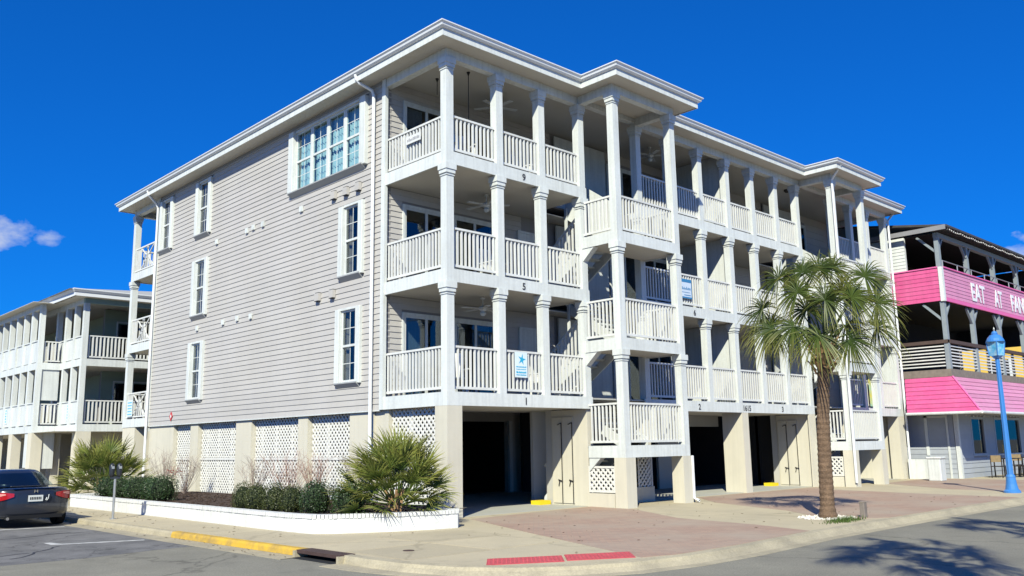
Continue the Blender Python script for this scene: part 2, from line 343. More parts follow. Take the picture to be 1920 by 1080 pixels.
# brick paving fields
def brickfield(poly, h=.0045): return struct(MB().prism(poly, .0, h).build('brick_paving', paver))
brickfield([(.3, -.42), (4.72, .0), (4.6, -1.5), (3.1, -3.9), (3.0, -4.4), (2.7, -6.0), (2.2, -7.40), (-.5, -7.62), (-2.0, -7.62), (-2.6, -7.45), (-1.1, -3.75)])
brickfield([(7.7, -1.75), (9.3, -.1), (16.2, -.1), (15.0, -1.3), (14.2, -4.2), (13.6, -7.26), (5.6, -7.32), (5.0, -6.95), (5.15, -5.9), (6.2, -4.7)])
brickfield([(19.7, -.9), (24.5, -.6), (24.0, -7.2), (16.2, -7.25), (16.8, -4.4)])
# carport floor slab, slight step
struct(MB().box(.12, 24.0, .12, 9.0, .0, .012).build('carport_floor', slab_m))
# tactile plates
tact = mat('red_tactile', (.55, .085, .10), .65, .12, 5, streak=.0, speck=.12, sscale=25)
u = Vector((1.83, -1.05, 0)).normalized(); vv = Vector((-.55, -.59, 0)).normalized()
for k, (ox, oy, L) in enumerate(((-4.10, -5.90, 1.09), (-3.07, -6.41, 1.0))):
    b = MB(); o0 = Vector((ox, oy, 0)); wv = vv * .66; lv = u * L
    b.add([o0 + Vector((0, 0, .008)), o0 + lv + Vector((0, 0, .008)), o0 + lv + wv + Vector((0, 0, .008)), o0 + wv + Vector((0, 0, .008)), o0, o0 + lv, o0 + lv + wv, o0 + wv],
          [(0, 1, 2, 3), (0, 4, 5, 1), (1, 5, 6, 2), (2, 6, 7, 3), (3, 7, 4, 0)])
    for i in range(int(L / .06)):
        for j in range(9):
            c = o0 + u * (.035 + i * .06) + vv * (.05 + j * .068); r = .017
            q = [c + Vector((r * math.cos(a), r * math.sin(a), .008)) for a in (0, 1.57, 3.14, 4.71)]
            b.add(q + [c + Vector((0, 0, .014))], [(0, 1, 4), (1, 2, 4), (2, 3, 4), (3, 0, 4)])
    tag(b.build('tactile_plate', tact), ('red tactile warning plate at the corner ramp, left one of the two', 'red tactile warning plate at the corner ramp, right one nearer the palm')[k], 'tactile plate', 'tactile plates at the corner ramp')
mh = thing('valve_cover', 'small dark round metal cover in the concrete corner pavement', 'valve cover', (-4.2, -4.2, .004))
MB().lathe([(.09, 0), (.09, .008), (.075, .010)], 16).build('lid', irm, mh)

# ================================================================== MAIN BUILDING
F1, F2, F3 = 2.80, 5.65, 8.50; FL = (F1, F2, F3); BH = .31
Q = (1.53, 4.25, 7.06); BY = -1.235; DEP = 2.55; WX = 24.12; WY = 17.2; BACK = 19.75
EZ = 11.10
bld = thing('apartment_building', 'three storey grey clapboard apartment building with white porches raised on cream piers', 'building', (0, 0, 0))
bld['label'] = 'grey clapboard apartment building with three white porch storeys over cream piers'
CS = .22
def column(x, y, z0, z1, parent=None, cap=True, m=white, s=CS):
    """x,y = min corner; shaft plus stepped capital"""
    parent = parent or bld
    c = MB().box(x, x + s, y, y + s, z0, z1).build('column', m, parent)
    if cap:
        b = MB()
        for e, za, zb in ((.018, z1 - .30, z1 - .275), (.03, z1 - .24, z1 - .15), (.05, z1 - .15, z1 + .0)):
            b.box(x - e, x + s + e, y - e, y + s + e, za, zb - .002)
        b.build('capital', m, c)
    return c
NB = [0]
def railing(a, b, z, h, parent=None, single=True, m=white_b, gap=.128, bw=.042, ax=None):
    """rail from a to b (xy), axis aligned, floor at z"""
    parent = parent or bld
    a = Vector((a[0], a[1], 0)); b = Vector((b[0], b[1], 0)); L = (b - a).length; d = (b - a).normalized(); up = Vector((0, 0, 1))
    r = MB().bar(a + up * (z + h - .025), b + up * (z + h - .025), .075, .05).build('railing', m, parent)
    MB().bar(a + up * (z + .10), b + up * (z + .10), .045, .06).build('bottom_rail', m, r)
    n = max(2, int(round(L / gap))); st = L / n; hh = h - .05 - .13
    if single and NB[0] + n - 1 <= 300:
        for i in range(n):
            if i == 0 and n > 3: pass
            p = a + d * (st * (i + .5)); link('baluster', unit_box(m), r, (p.x, p.y, z + .13), (bw, bw, hh))
        NB[0] += n
    else:
        q = MB()
        for i in range(n):
            p = a + d * (st * (i + .5)); q.box(p.x - bw / 2, p.x + bw / 2, p.y - bw / 2, p.y + bw / 2, z + .13, z + .13 + hh)
        stuff(q.build('balusters', m, r))
    return r

# --- column lines
S1 = (0.0, 1.62, 3.13, 4.68); S2 = (7.20, 8.75, 10.33, 11.90, 13.43, 14.98, 16.50); S3 = (19.20, 20.75, 22.20, 23.90)
RH = (1.07, 1.02, .95)
for k, F in enumerate(FL):
    top = F + 2.85 - BH if k < 2 else 10.86
    for x in S1 + S2 + S3:
        column(x, 0, F, top)
    # rails (front)
    for line, single in ((S1, True), (S2, True), (S3, False)):
        for xa, xb in zip(line, line[1:]):
            if F == F3 and False: continue
            railing((xa + CS, .11), (xb, .11), F, RH[k], single=single and xb < 14)
    railing((.11, CS), (.11, DEP - .06), F, RH[k])                  # west side of the corner porch
    # deck edge bands
    part(bld, 'deck_band', white, (-.0, 4.94, -.0, .05, F - BH, F)); part(bld, 'deck_band', white, (0, .05, .052, DEP, F - BH, F))
    part(bld, 'deck_band', white, (7.16, 16.74, 0, .05, F - BH, F)); part(bld, 'deck_band', white, (19.16, WX, 0, .05, F - BH, F))
    # decks and ceilings, open over the stair wells
    for nm, m, za, zb in (('porch_deck', deckm, F - .05, F - .004), ('porch_ceiling', ceil_m, F - BH + .02, F - BH + .05)):
        part(bld, nm, m, (.055, 4.9, .055, DEP, za, zb), (4.9, 7.2, 1.86, DEP, za, zb), (7.2, 16.7, .055, DEP, za, zb), (16.7, 19.2, 1.86, DEP, za, zb), (19.2, WX - .05, .055, DEP, za, zb))
# gable corner trim board where porch meets the side wall
part(bld, 'corner_board', white, (-.035, .06, DEP - .09, DEP + .06, F1 - BH, EZ - .02))
# --- top beam
part(bld, 'roof_beam', white, (0, 4.9, -.0, .2, 10.86, EZ - .012), (0, .2, .202, DEP, 10.86, EZ - .012), (4.9, 7.2, .002, .2, 10.95, EZ - .014), (7.2, 16.7, -.0, .2, 10.86, EZ - .012), (16.7, 19.2, .002, .2, 10.95, EZ - .014), (19.2, WX, 0, .2, 10.86, EZ - .012),
     (4.70, 4.9, BY, -.002, 10.86, EZ - .012), (4.902, 7.22, BY, BY + .2, 10.862, EZ - .012), (7.222, 7.42, BY, -.002, 10.86, EZ - .012),
     (16.84, 17.04, BY, -.002, 10.86, EZ - .012), (17.042, 19.12, BY, BY + .2, 10.862, EZ - .012), (19.122, 19.32, BY, -.002, 10.86, EZ - .012), (WX - .2, WX, .202, DEP, 10.86, EZ - .012))
# --- bays (stair landings at half levels)
PART_LV = []
for bi, (bx0, bx1) in enumerate(((4.70, 7.42), (16.85, 19.36))):
    sgl = bi == 0
    for k, q in enumerate(Q):
        part(bld, 'landing_band', white, (bx0, bx1, BY, BY + .05, q - .30, q)); part(bld, 'landing_band', white, (bx0, bx0 + .05, BY + .052, -.002, q - .30, q)); part(bld, 'landing_band', white, (bx1 - .05, bx1, BY + .052, -.002, q - .30, q))
        part(bld, 'landing_deck', deckm, (bx0 + .055, bx1 - .055, BY + .055, .10, q - .06, q - .004)); part(bld, 'landing_ceiling', ceil_m, (bx0 + .055, bx1 - .055, BY + .055, .0, q - .28, q - .25))
        ztop = Q[k + 1] - .30 if k < 2 else 10.86
        for x in (bx0, bx1 - CS):
            column(x, BY, q, ztop)
        h = (1.08, 1.06, 1.0)[k]
        railing((bx0 + CS, BY + .11), (bx1 - CS, BY + .11), q, h, single=sgl); railing((bx0 + .11, BY + CS), (bx0 + .11, .0), q, h, single=sgl)
        railing((bx1 - .11, BY + CS), (bx1 - .11, .0), q, h, single=False)
        if k < 2 or True:
            # diagonal fillet board under the landing at the house side
            zc = q - .30
            MB().prism([(-.004, zc - .34), (-.004, zc - .002), (-.40, zc - .002)], bx0 + .02, bx0 + .2, 'x').build('bracket', white, bld)
    for x in (bx0 - .02, bx1 - .36):
        part(bld, 'pier', stucco, (x, x + .38, BY - .02, BY + .36, 0, Q[0] - .302))
    # stairs : flight A up from floor to landing, flight B up from landing to next floor
    sx = bx0 + .25
    st_ = MB().box(sx + 1.06, sx + 1.10, 1.75, 1.84, 0, F3).build('stair', white, bld)
    def flight(x0, x1, y0, z0, y1, z1, solid=False, n=8):
        dy = (y1 - y0) / n; dz = (z1 - z0) / n
        for i in range(n):
            b_ = MB(); ya = y0 + dy * i; yb = ya + dy * 1.12
            b_.box(x0, x1, min(ya, yb), max(ya, yb), z0 + dz * (i + 1) - .045, z0 + dz * (i + 1)); b_.build('step', white, st_)
        for x in (x0 - .04, x1):
            hgt = 1.02 if (solid and x < x0) else .0
            MB().prism([(y0, z0 - .10), (y1, z1 - .30), (y1, z1 + .02 + hgt), (y0, z0 + .20 + hgt)], x, x + .04, 'x').build('guard_panel' if hgt else 'stringer', white, st_)
    wA = 1.02
    lv = [(0.0, Q[0], F1), (F1, Q[1], F2), (F2, Q[2], F3)]
    for k, (za, zm, zb) in enumerate(lv):
        flight(sx, sx + wA, 1.85, za, .0, zm)
        flight(sx + wA + .14, bx1 - .26, .0, zm, 1.85, zb, solid=(k == 2))
        # balustrade on flight A
        rb = MB().bar((sx + .02, 1.85, za + 1.0), (sx + .02, .12, zm + .92), .06, .05).build('stair_rail', white_b, st_)
        for i in range(13):
            t = (i + .5) / 13; yy = 1.85 - 1.73 * t; zz = za + (zm - za) * t * .93
            if k < 3 and bi == 0: rb2 = MB().box(sx, sx + .045, yy - .022, yy + .022, zz + .16, zz + 1.0 - .0).build('stair_baluster', white_b, st_)
    railing((bx0 + .22, 1.90), (sx + wA, 1.90), F3, .95, single=False)
    # smooth white wall behind the stair on every floor
    for F in FL: part(bld, 'stair_back_wall', white, (bx0 + 1.6, bx1 + 1.25, DEP - .10, DEP - .04, F, F + 2.5))
    # masonry under stair and lattice
    part(bld, 'plinth', stucco, (bx0 + .02, bx0 + .12, BY + .42, .08, 0, .34))
    part(bld, 'plinth', stucco, (bx0 + 1.4, bx1 - .02, .0, .12, 0, .40))

def lattice(parent, axis, plane, a0, a1, z0, z1, pitch=.115, w=.034, t=.012):
    b = MB(); r2_ = math.sqrt(2)
    for s, off in ((1, 0), (-1, t)):
        c = a0 - (z1 - z0) if s > 0 else a0
        while c < (a1 if s > 0 else a1 + (z1 - z0)):
            # line: a = c + s*(z-z0)
            lo = max(0, ((a0 - c) if s > 0 else (c - a1))); hi = min(z1 - z0, ((a1 - c) if s > 0 else (c - a0)))
            if hi - lo > .03:
                pa = (c + s * lo, z0 + lo); pb = (c + s * hi, z0 + hi); h = w / r2_
                poly = [(pa[0] - h, pa[1] + s * h), (pa[0] + h, pa[1] - s * h), (pb[0] + h, pb[1] - s * h), (pb[0] - h, pb[1] + s * h)]
                poly = [(min(max(p[0], a0), a1), min(max(p[1], z0), z1)) for p in poly]
                lo_, hi_ = plane + off, plane + off + t
                b.prism(poly, lo_, hi_, 'y' if axis == 'x' else 'x')
            c += pitch * r2_
    o = stuff(b.build('lattice', lattice_m, parent))
    return o
def lattice_frame(axis, plane, a0, a1, z0, z1, w=.05):
    b = MB()
    for (p, q, r, s) in ((a0, a1, z0, z0 + w), (a0, a1, z1 - w, z1), (a0, a0 + w, z0 + w, z1 - w), (a1 - w, a1, z0 + w, z1 - w)):
        if axis == 'x': b.box(p, q, plane - .012, plane - .001, r, s)
        else: b.box(plane - .012, plane - .001, p, q, r, s)
    return b.build('lattice_frame', lattice_m, bld)
for bx0 in (4.70, 16.85):
    lattice_frame('y', bx0 + .06, BY + .40, .06, .36, 1.02); lattice(bld, 'y', bx0 + .06, BY + .40, .06, .38, 1.0)
    lattice_frame('x', .03, bx0 + 2.02, bx0 + 2.66, .34, 1.28); lattice(bld, 'x', .03, bx0 + 2.02, bx0 + 2.66, .36, 1.26)
# F1 landing-to-ground: wall beneath stair
# --- piers & base of the side wall
part(bld, 'pier', stucco, (.0, .44, .0, .44, 0, F1 - BH - .002))
for y0, y1 in ((2.95, 4.04), (6.11, 6.62), (9.36, 10.37), (13.08, 13.66), (15.05, 17.18)):
    part(bld, 'pier', stucco, (.06, .45, y0, y1, 0, F1 - BH - .002))
part(bld, 'base_wall', stucco, (.10, .40, 2.38, 2.95, 0, F1 - BH - .002))
for y0, y1 in ((.44, 2.38), (4.04, 6.11), (6.62, 9.36), (10.37, 13.08), (13.66, 15.05)):
    z1 = F1 - BH - .01
    lattice(bld, 'y', .20, y0, y1, 1.34, z1); lattice(bld, 'y', .20, y0, y1, .10, 1.28)
    part(bld, 'lattice_rail', lattice_m, (.185, .235, y0, y1, 1.275, 1.345))
    if y1 - y0 > 1.9:
        for f in ((.62,) if y1 - y0 < 2.3 else (.22, .55, .85)): part(bld, 'lattice_post', lattice_m, (.225, .30, y0 + (y1 - y0) * f - .045, y0 + (y1 - y0) * f + .045, 0, z1))
part(bld, 'base_slab', stucco, (.1, .5, 2.4, 17.1, -.2, .12))
# --- carport interior
CZ = 2.74
part(bld, 'carport_ceiling', carwall, (.05, WX - .1, .06, 17.1, CZ, CZ + .04))
part(bld, 'carport_back_wall', carwall, (.45, 5.6, 7.2, 7.35, 0, CZ - .003), (5.6, 8.55, 7.2, 7.35, 2.40, CZ - .003), (8.55, 9.67, 7.2, 7.35, 0, CZ - .003), (9.67, 11.0, 7.2, 7.35, 2.6, CZ - .003))
part(bld, 'garage_jamb', white, (8.56, 8.72, 7.10, 7.19, 0, 2.42))
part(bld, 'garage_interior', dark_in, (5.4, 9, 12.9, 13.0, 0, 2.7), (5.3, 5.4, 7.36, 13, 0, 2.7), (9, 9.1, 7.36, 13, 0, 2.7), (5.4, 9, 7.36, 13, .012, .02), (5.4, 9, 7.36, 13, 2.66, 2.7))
part(bld, 'inner_wall', carwall, (5.42, 7.3, 9.5, 9.6, 0.03, 2.6))
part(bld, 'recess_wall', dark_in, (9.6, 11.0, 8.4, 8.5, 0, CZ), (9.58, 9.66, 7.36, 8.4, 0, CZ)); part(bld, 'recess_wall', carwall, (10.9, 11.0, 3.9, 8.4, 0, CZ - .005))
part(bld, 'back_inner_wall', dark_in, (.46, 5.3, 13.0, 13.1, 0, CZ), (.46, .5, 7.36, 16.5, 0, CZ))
for wx, ex in ((4.75, 4.95), (16.42, 16.66)):
    part(bld, 'closet_wall', stucco, (wx, ex, .06, 1.36, .0, F1 - BH - .003)); part(bld, 'closet_wall', carwall, (wx + .02, ex, 1.37, 1.6, 0, CZ - .004))
    for ya, yb in ((.56, .94), (.95, 1.31)):
        d = part(bld, 'closet_door', stucco, (wx - .025, wx - .002, ya, yb, .06, 2.30))
        MB().bar((wx - .035, ya + .02, .06), (wx - .035, ya + .02, 2.15), .018).bar((wx - .035, ya + .02, 2.15), (wx - .035, ya + .16, 2.10), .018).build('hinge_bar', blackm, d)
        MB().bar((wx - .045, ya - .0, .62), (wx - .045, ya + .15, .66), .022).bar((wx - .045, ya + .1, .65), (wx - .045, ya + .14, .50), .02).build('handle', blackm, d)
    part(bld, 'yellow_step', yellowc, (wx - .45, wx - .05, 1.40, 1.75, .012, .12))
part(bld, 'stair_side_wall', carwall, (4.96, 7.2, 2.3, 2.4, 0, CZ - .006)); part(bld, 'stair_side_wall', carwall, (16.7, 19.2, 2.3, 2.4, 0, CZ - .006))
# second unit carport
part(bld, 'pier', stucco, (12.05, 12.40, .0, .75, 0, F1 - BH - .002)); 
part(bld, 'garage_wall', carwall, (7.5, 16.4, 3.8, 3.9, 2.16, CZ - .005), (7.5, 9.0, 3.8, 3.9, 0, 2.158), (12.6, 13.9, 3.8, 3.9, 0, 2.158))
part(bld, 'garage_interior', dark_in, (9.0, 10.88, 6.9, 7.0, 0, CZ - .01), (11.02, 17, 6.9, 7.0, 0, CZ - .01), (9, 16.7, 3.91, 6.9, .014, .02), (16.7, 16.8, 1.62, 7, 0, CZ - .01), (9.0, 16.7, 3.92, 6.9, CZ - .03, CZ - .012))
part(bld, 'pier', stucco, (16.30, 16.74, .0, .05, 0, F1 - BH - .002)); part(bld, 'pier', stucco, (7.25, 7.5, .14, .40, 0, F1 - BH - .002)); part(bld, 'pier', stucco, (WX - .55, WX, 0, .45, 0, F1 - BH - .002)); part(bld, 'pier', stucco, (19.2, 19.5, .14, .42, 0, F1 - BH - .002))
part(bld, 'end_wall', stucco, (WX - .35, WX - .05, .46, 17, 0, F1 - BH - .003)); part(bld, 'divider_wall', white, (21.6, 21.75, 1.2, 7, 0, CZ - .004)); part(bld, 'divider_wall', carwall, (19.2, 23.7, 4.5, 4.6, 0, CZ - .004))
part(bld, 'base_back_wall', stucco, (.46, WX - .4, 16.9, 17.1, 0, CZ - .01))
# leaning white boards stored in the carport recess
for i, (dx, hh) in enumerate(((0, 2.0), (.16, 1.95), (.32, 1.55), (.05, 1.7))):
    part(bld, 'stored_board', white, (9.85 + dx, 9.95 + dx, 6.9 + .02 * i, 6.93 + .02 * i, .02, hh))
# --- main walls with window openings
wins = []   # side windows : outer y0,y1, z0,z1, board width, depth, units
def sidewin(y0, y1, z0, z1, bw, e, units): wins.append((y0, y1, z0, z1, bw, e, units))
sidewin(3.28, 7.31, 9.00, 10.84, .26, .12, 4)
sidewin(3.40, 4.55, 6.08, 7.98, .20, .085, 1); sidewin(3.45, 4.62, 3.24, 5.16, .20, .085, 1)
sidewin(12.67, 13.86, 8.93, 10.82, .20, .085, 1); sidewin(15.86, 17.02, 8.93, 10.82, .20, .085, 1)
sidewin(12.70, 13.88, 6.10, 8.00, .20, .085, 1); sidewin(12.74, 13.90, 3.26, 5.15, .20, .085, 1)
core_m = mat('wall_backing', (.30, .29, .29), .9, .05, 2)
sideholes = [(y0 + bw, y1 - bw, z0, z1) for (y0, y1, z0, z1, bw, e, u_) in wins]
sw = wall_core(bld, core_m, 'y', .024, .20, DEP, WY, F1 - BH, EZ - .003, sideholes, 'side_wall')
clapboards(sw, siding, 'y', .024, DEP + .06, WY - .06, F1 - BH, EZ - .01, [(y0, y1, z0 - .02, z1 + .03) for (y0, y1, z0, z1, bw, e, u_) in wins])
part(bld, 'corner_board', white, (-.03, .06, WY - .06, WY + .05, F1 - BH, EZ - .02)); part(bld, 'water_table', white, (-.012, .024, DEP + .06, WY - .06, F1 - BH - .03, F1 - BH - .002))
part(bld, 'rear_wall', siding, (.3, WX, WY - .2, WY, F1 - BH, EZ - .003)); part(bld, 'end_wall', siding, (WX - .2, WX, DEP, WY - .21, F1 - BH, EZ - .003))
part(bld, 'frieze_board', mat('grey_frieze', (.30, .30, .31), .6), (-.006, .022, DEP + .06, WY - .06, EZ - .10, EZ - .012))
def window_unit(w, axis_y0, axis_y1, z0, z1, x=.02, glass=glass):
    """double-hung sash facing -x between y0..y1"""
    y0, y1 = axis_y0, axis_y1; fw = .05; zm = (z0 + z1) / 2
    MB().box(x - .012, x + .05, y0, y1, z0, z0 + fw).box(x - .012, x + .05, y0, y1, z1 - fw, z1).box(x - .012, x + .05, y0, y0 + fw, z0 + fw, z1 - fw).box(x - .012, x + .05, y1 - fw, y1, z0 + fw, z1 - fw).build('frame', white, w)
    MB().box(x - .018, x + .03, y0 + fw, y1 - fw, zm - .03, zm + .03).build('meeting_rail', white, w)
    MB().box(x + .02, x + .024, y0 + fw, y1 - fw, z0 + fw, zm - .031).build('pane', glass, w); MB().box(x + .008, x + .012, y0 + fw, y1 - fw, zm + .031, z1 - fw).build('pane', glass, w)
    yc = (y0 + y1) / 2
    b = MB()
    for za, zb, xo in ((z0 + fw, zm - .03, x + .014), (zm + .03, z1 - fw, x + .002)):
        b.box(xo, xo + .005, yc - .009, yc + .009, za, zb); zc = (za + zb) / 2; b.box(xo - .0007, xo + .0043, y0 + fw, y1 - fw, zc - .009, zc + .009)
    b.build('muntin', white, w)
curtain_w = mat('cream_curtain', (.50, .48, .42), .9, .08, 6)
def curtain_mesh(w, y0, y1, z0, z1, x, amp=.02, n=26, m=None):
    b = MB(); o = 0
    for i in range(n + 1):
        yy = y0 + (y1 - y0) * i / n; xx = x + amp * math.sin(i * 1.9) + amp * .5 * math.sin(i * .7)
        b.v += [(xx, yy, z0), (xx + .01, yy, z1)]
    for i in range(n): b.f.append((2 * i, 2 * i + 2, 2 * i + 3, 2 * i + 1))
    return b.build('curtain', m or curtain, w)
for wi, (y0, y1, z0, z1, bw, e, un) in enumerate(wins):
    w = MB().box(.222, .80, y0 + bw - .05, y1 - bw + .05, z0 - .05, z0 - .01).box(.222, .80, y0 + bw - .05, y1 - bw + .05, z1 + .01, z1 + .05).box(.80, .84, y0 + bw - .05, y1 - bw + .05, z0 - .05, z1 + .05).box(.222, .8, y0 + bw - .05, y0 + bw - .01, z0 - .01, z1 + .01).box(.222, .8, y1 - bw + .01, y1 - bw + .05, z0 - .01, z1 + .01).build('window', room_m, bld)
    for ya in (y0, y1 - bw):
        s_ = MB().box(-e, .022, ya, ya + bw, z0 - .03, z1 + .04).build('shutter_board', white, w); bevel(s_, .006)
    MB().prism([(-e - .03, z0 - .02), (-e - .03, z0 + .015), (.022, z0 + .03), (.022, z0 - .15)], y0 + bw * .4, y1 - bw * .25, 'y').build('sill', sillm, w)
    MB().box(-.045, .022, y0 + bw + .002, y1 - bw - .002, z1 + .0, z1 + .06).build('head_trim', white, w)
    ga, gb = y0 + bw + .01, y1 - bw - .01
    for k in range(un):
        ya = ga + (gb - ga) * k / un; yb = ga + (gb - ga) * (k + 1) / un
        window_unit(w, ya + (.03 if k else 0), yb - (.03 if k < un - 1 else 0), z0 + .03, z1, glass=glass if un > 1 else glass_n)
        if k: MB().box(.0, .06, ya - .03, ya + .03, z0 + .03, z1).build('mullion', white, w)
    if un > 1: curtain_mesh(w, ga, gb, z0, z1, .16, .025, 90)
    elif wi in (1, 2): curtain_mesh(w, gb - .14, gb, z0, z1, .16, .02, 8, curtain_w)
    else: curtain_mesh(w, ga, gb, z0 + .95, z1, .16, .012, 14, curtain_w)
# vents on the side wall
for (y, z, d) in ((4.86, 8.42, 1), (4.25, 8.40, 1), (3.66, 8.40, 1), (5.58, 5.67, 1), (4.84, 5.66, 1)):
    v = MB().box(-.09, .0, y - .10, y + .10, z - .08, z + .13).build('vent_hood', siding, bld)
    MB().box(-.095, -.012, y - .085, y + .085, z - .10, z - .082).build('vent_opening', blackm, v); MB().box(-.075, -.0, y - .09, y + .09, z + .1302, z + .15).build('vent_slot', blackm, v)
for (y, z) in ((9.98, 8.42), (9.55, 8.45), (8.93, 8.43), (6.63, 8.43), (12.12, 8.45), (11.41, 5.65), (10.42, 5.66), (9.52, 5.63), (13.35, 5.66)):
    v = MB().box(-.05, .0, y - .075, y + .075, z - .08, z + .08).build('white_vent', white, bld); MB().prism([(y - .06, z - .05), (y + .06, z - .05), (y, z - .10)], -.055, -.02, 'x').build('flap', white, v)
# red diamond fire marker
redm = mat('red_marker', (.6, .03, .04), .5)
fm = tag(MB().prism([(15.16 - .13, 2.77), (15.16, 2.60), (15.16 + .13, 2.77), (15.16, 2.94)], -.02, -.008, 'x').build('fire_marker', redm), 'small red diamond marker on the lower left of the grey siding', 'marker')
MB().prism([(15.16 - .06, 2.77), (15.16, 2.69), (15.16 + .06, 2.77), (15.16, 2.85)], -.024, -.0205, 'x').build('inner_mark', white, fm)
# --- porch back wall: sliders, doors, siding
pholes = []
def add_hole(x0, x1, F, h=2.1): pholes.append((x0, x1, F + .02, F + h))
units = []
for F in FL:
    for x0 in (.66, 2.36, 8.9, 10.5, 12.9, 14.4, 20.4):
        units.append((x0, x0 + 1.45, F)); add_hole(x0, x0 + 1.45, F)
pw = wall_core(bld, core_m, 'x', DEP + .02, .18, .06, WX - .2, F1 - BH, EZ - .004, pholes, 'porch_wall')
for k, F in enumerate(FL):
    zt = F + 2.85 - BH if k < 2 else EZ - .02
    hs_ = [(h[0] - .06, h[1] + .06, h[2] - .1, h[3] + .05) for h in pholes if abs(h[2] - F - .02) < .01] + [(4.72, 5.66, F, F + 2.12), (6.2, 8.8, F - .1, F + 2.6), (18.4, 20.3, F - .1, F + 2.6)]
    clapboards(pw, siding, 'x', DEP + .02, .06, 4.9 if k == 1 else 6.2, F, zt, hs_)
    clapboards(pw, siding, 'x', DEP + .02, 8.8, 12.06, F, zt, hs_, expo=.30) if k < 3 else None
    clapboards(pw, siding, 'x', DEP + .02, 12.2, WX - .25, F, zt, hs_, expo=.30)
for (x0, x1, F) in units:
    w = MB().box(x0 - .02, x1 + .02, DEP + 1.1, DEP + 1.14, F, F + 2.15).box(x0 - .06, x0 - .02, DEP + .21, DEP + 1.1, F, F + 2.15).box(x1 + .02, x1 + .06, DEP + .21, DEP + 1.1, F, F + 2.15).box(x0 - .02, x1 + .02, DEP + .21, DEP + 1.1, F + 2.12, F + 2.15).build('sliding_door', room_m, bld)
    fw = .06; yb = DEP - .02; zt = F + 2.1
    MB().box(x0 - .06, x1 + .06, yb - .015, yb + .06, zt, zt + .07).box(x0 - .06, x0, yb - .015, yb + .06, F, zt).box(x1, x1 + .06, yb - .015, yb + .06, F, zt).build('door_trim', white, w)
    xm = (x0 + x1) / 2
    MB().box(x0, x0 + fw, yb, yb + .04, F, zt).box(xm - .04, xm + .04, yb, yb + .04, F, zt).box(x1 - fw, x1, yb, yb + .04, F, zt).box(x0 + fw, xm - .04, yb, yb + .04, zt - fw, zt).box(xm + .04, x1 - fw, yb, yb + .04, zt - fw, zt).build('frame', white, w)
    for xa, xb in ((x0 + fw, xm - .04), (xm + .04, x1 - fw)): MB().box(xa, xb, yb + .018, yb + .022, F, zt - fw).build('pane', glass_d, w)
    if x0 < 3:
        b = MB()
        for i in range(13):
            xx = x0 + .08 + i * .045 + (.65 if F == F1 and x0 > 1 else 0); b.box(xx, xx + .03, yb + .12, yb + .135, F + .05, zt - .05)
        if not (F == F2): b.build('blind', curtain, w)
for F in FL:
    d = part(bld, 'door', white, (4.80, 5.58, DEP - .03, DEP + .02, F, F + 2.05)); MB().box(4.72, 4.798, DEP - .045, DEP + .02, F, F + 2.12).box(5.582, 5.66, DEP - .045, DEP + .02, F, F + 2.12).box(4.80, 5.58, DEP - .045, DEP + .02, F + 2.052, F + 2.12).build('door_trim', white, d)
    MB().lathe([(.02, 0), (.03, .03), (.0, .05)], 8, (5.5, DEP - .06, F + 1.0)).build('handle', galv, d)
# unit divider walls
for x in (12.08, WX - .22):
    for k, F in enumerate(FL):
        if k == 2 and x > 20: part(bld, 'divider_wall', white, (x, x + .12, .225, DEP - .03, F, F + 1.0)); continue
        zt = F + 2.85 - BH + .018 if k < 2 else EZ - .016
        part(bld, 'divider_wall', white, (x, x + .12, .225, DEP - .03, F, zt))
# --- rear porch (seen at the left end)
for k, F in enumerate(FL):
    top = F + 2.85 - BH if k < 2 else 10.86
    column(.0, BACK - CS, F, top)
    part(bld, 'deck_band', white, (0, .05, WY + .05, BACK, F - BH, F)); part(bld, 'deck_band', white, (.052, 14, BACK - .05, BACK, F - BH, F)); part(bld, 'porch_deck', deckm, (.052, 14, WY + .01, BACK - .052, F - .06, F - .005)); part(bld, 'porch_ceiling', ceil_m, (.052, 14, WY + .01, BACK - .052, F - BH + .02, F - BH + .05))
    r = MB().box(.06, .12, WY + .05, BACK - CS, F + .95, F + 1.0).box(.06, .11, WY + .05, BACK - CS, F + .06, F + .11).build('chippendale_rail', white_b, bld)
    y0, y1 = WY + .06, BACK - CS; b = MB()
    n = 17
    for i in range(n):
        yy = y0 + (y1 - y0) * (i + .5) / n; b.box(.07, .105, yy - .02, yy + .02, F + .11, F + .95) if (i < 4 or i > n - 5) else None
    ym = (y0 + y1) / 2; hw = (y1 - y0) * .27
    for s in (-1, 1):
        for j in range(4): b.bar((.088, ym + s * (hw - .0 - j * .2), F + .12), (.088, ym - s * (hw - j * .2) * (.2 if j else 1), F + .94), .035, .035)
    stuff(b.build('balusters', white_b, r))
    for x in (3.5, 7, 10.5, 13.8): column(x, BACK - CS, F, top)
    for xa, xb in ((.22, 3.5), (3.72, 7), (7.22, 10.5)): railing((xa, BACK - .11), (xb, BACK - .11), F, 1.0, single=False)
part(bld, 'roof_beam', white, (0, .2, WY + .05, BACK - .202, 10.86, EZ - .012), (0, 14, BACK - .2, BACK, 10.86, EZ - .012))
part(bld, 'pier', stucco, (.02, .5, BACK - 1.25, BACK - .02, 0, F1 - BH - .003)); part(bld, 'pier', stucco, (6, 6.5, BACK - .5, BACK - .02, 0, F1 - BH - .003))
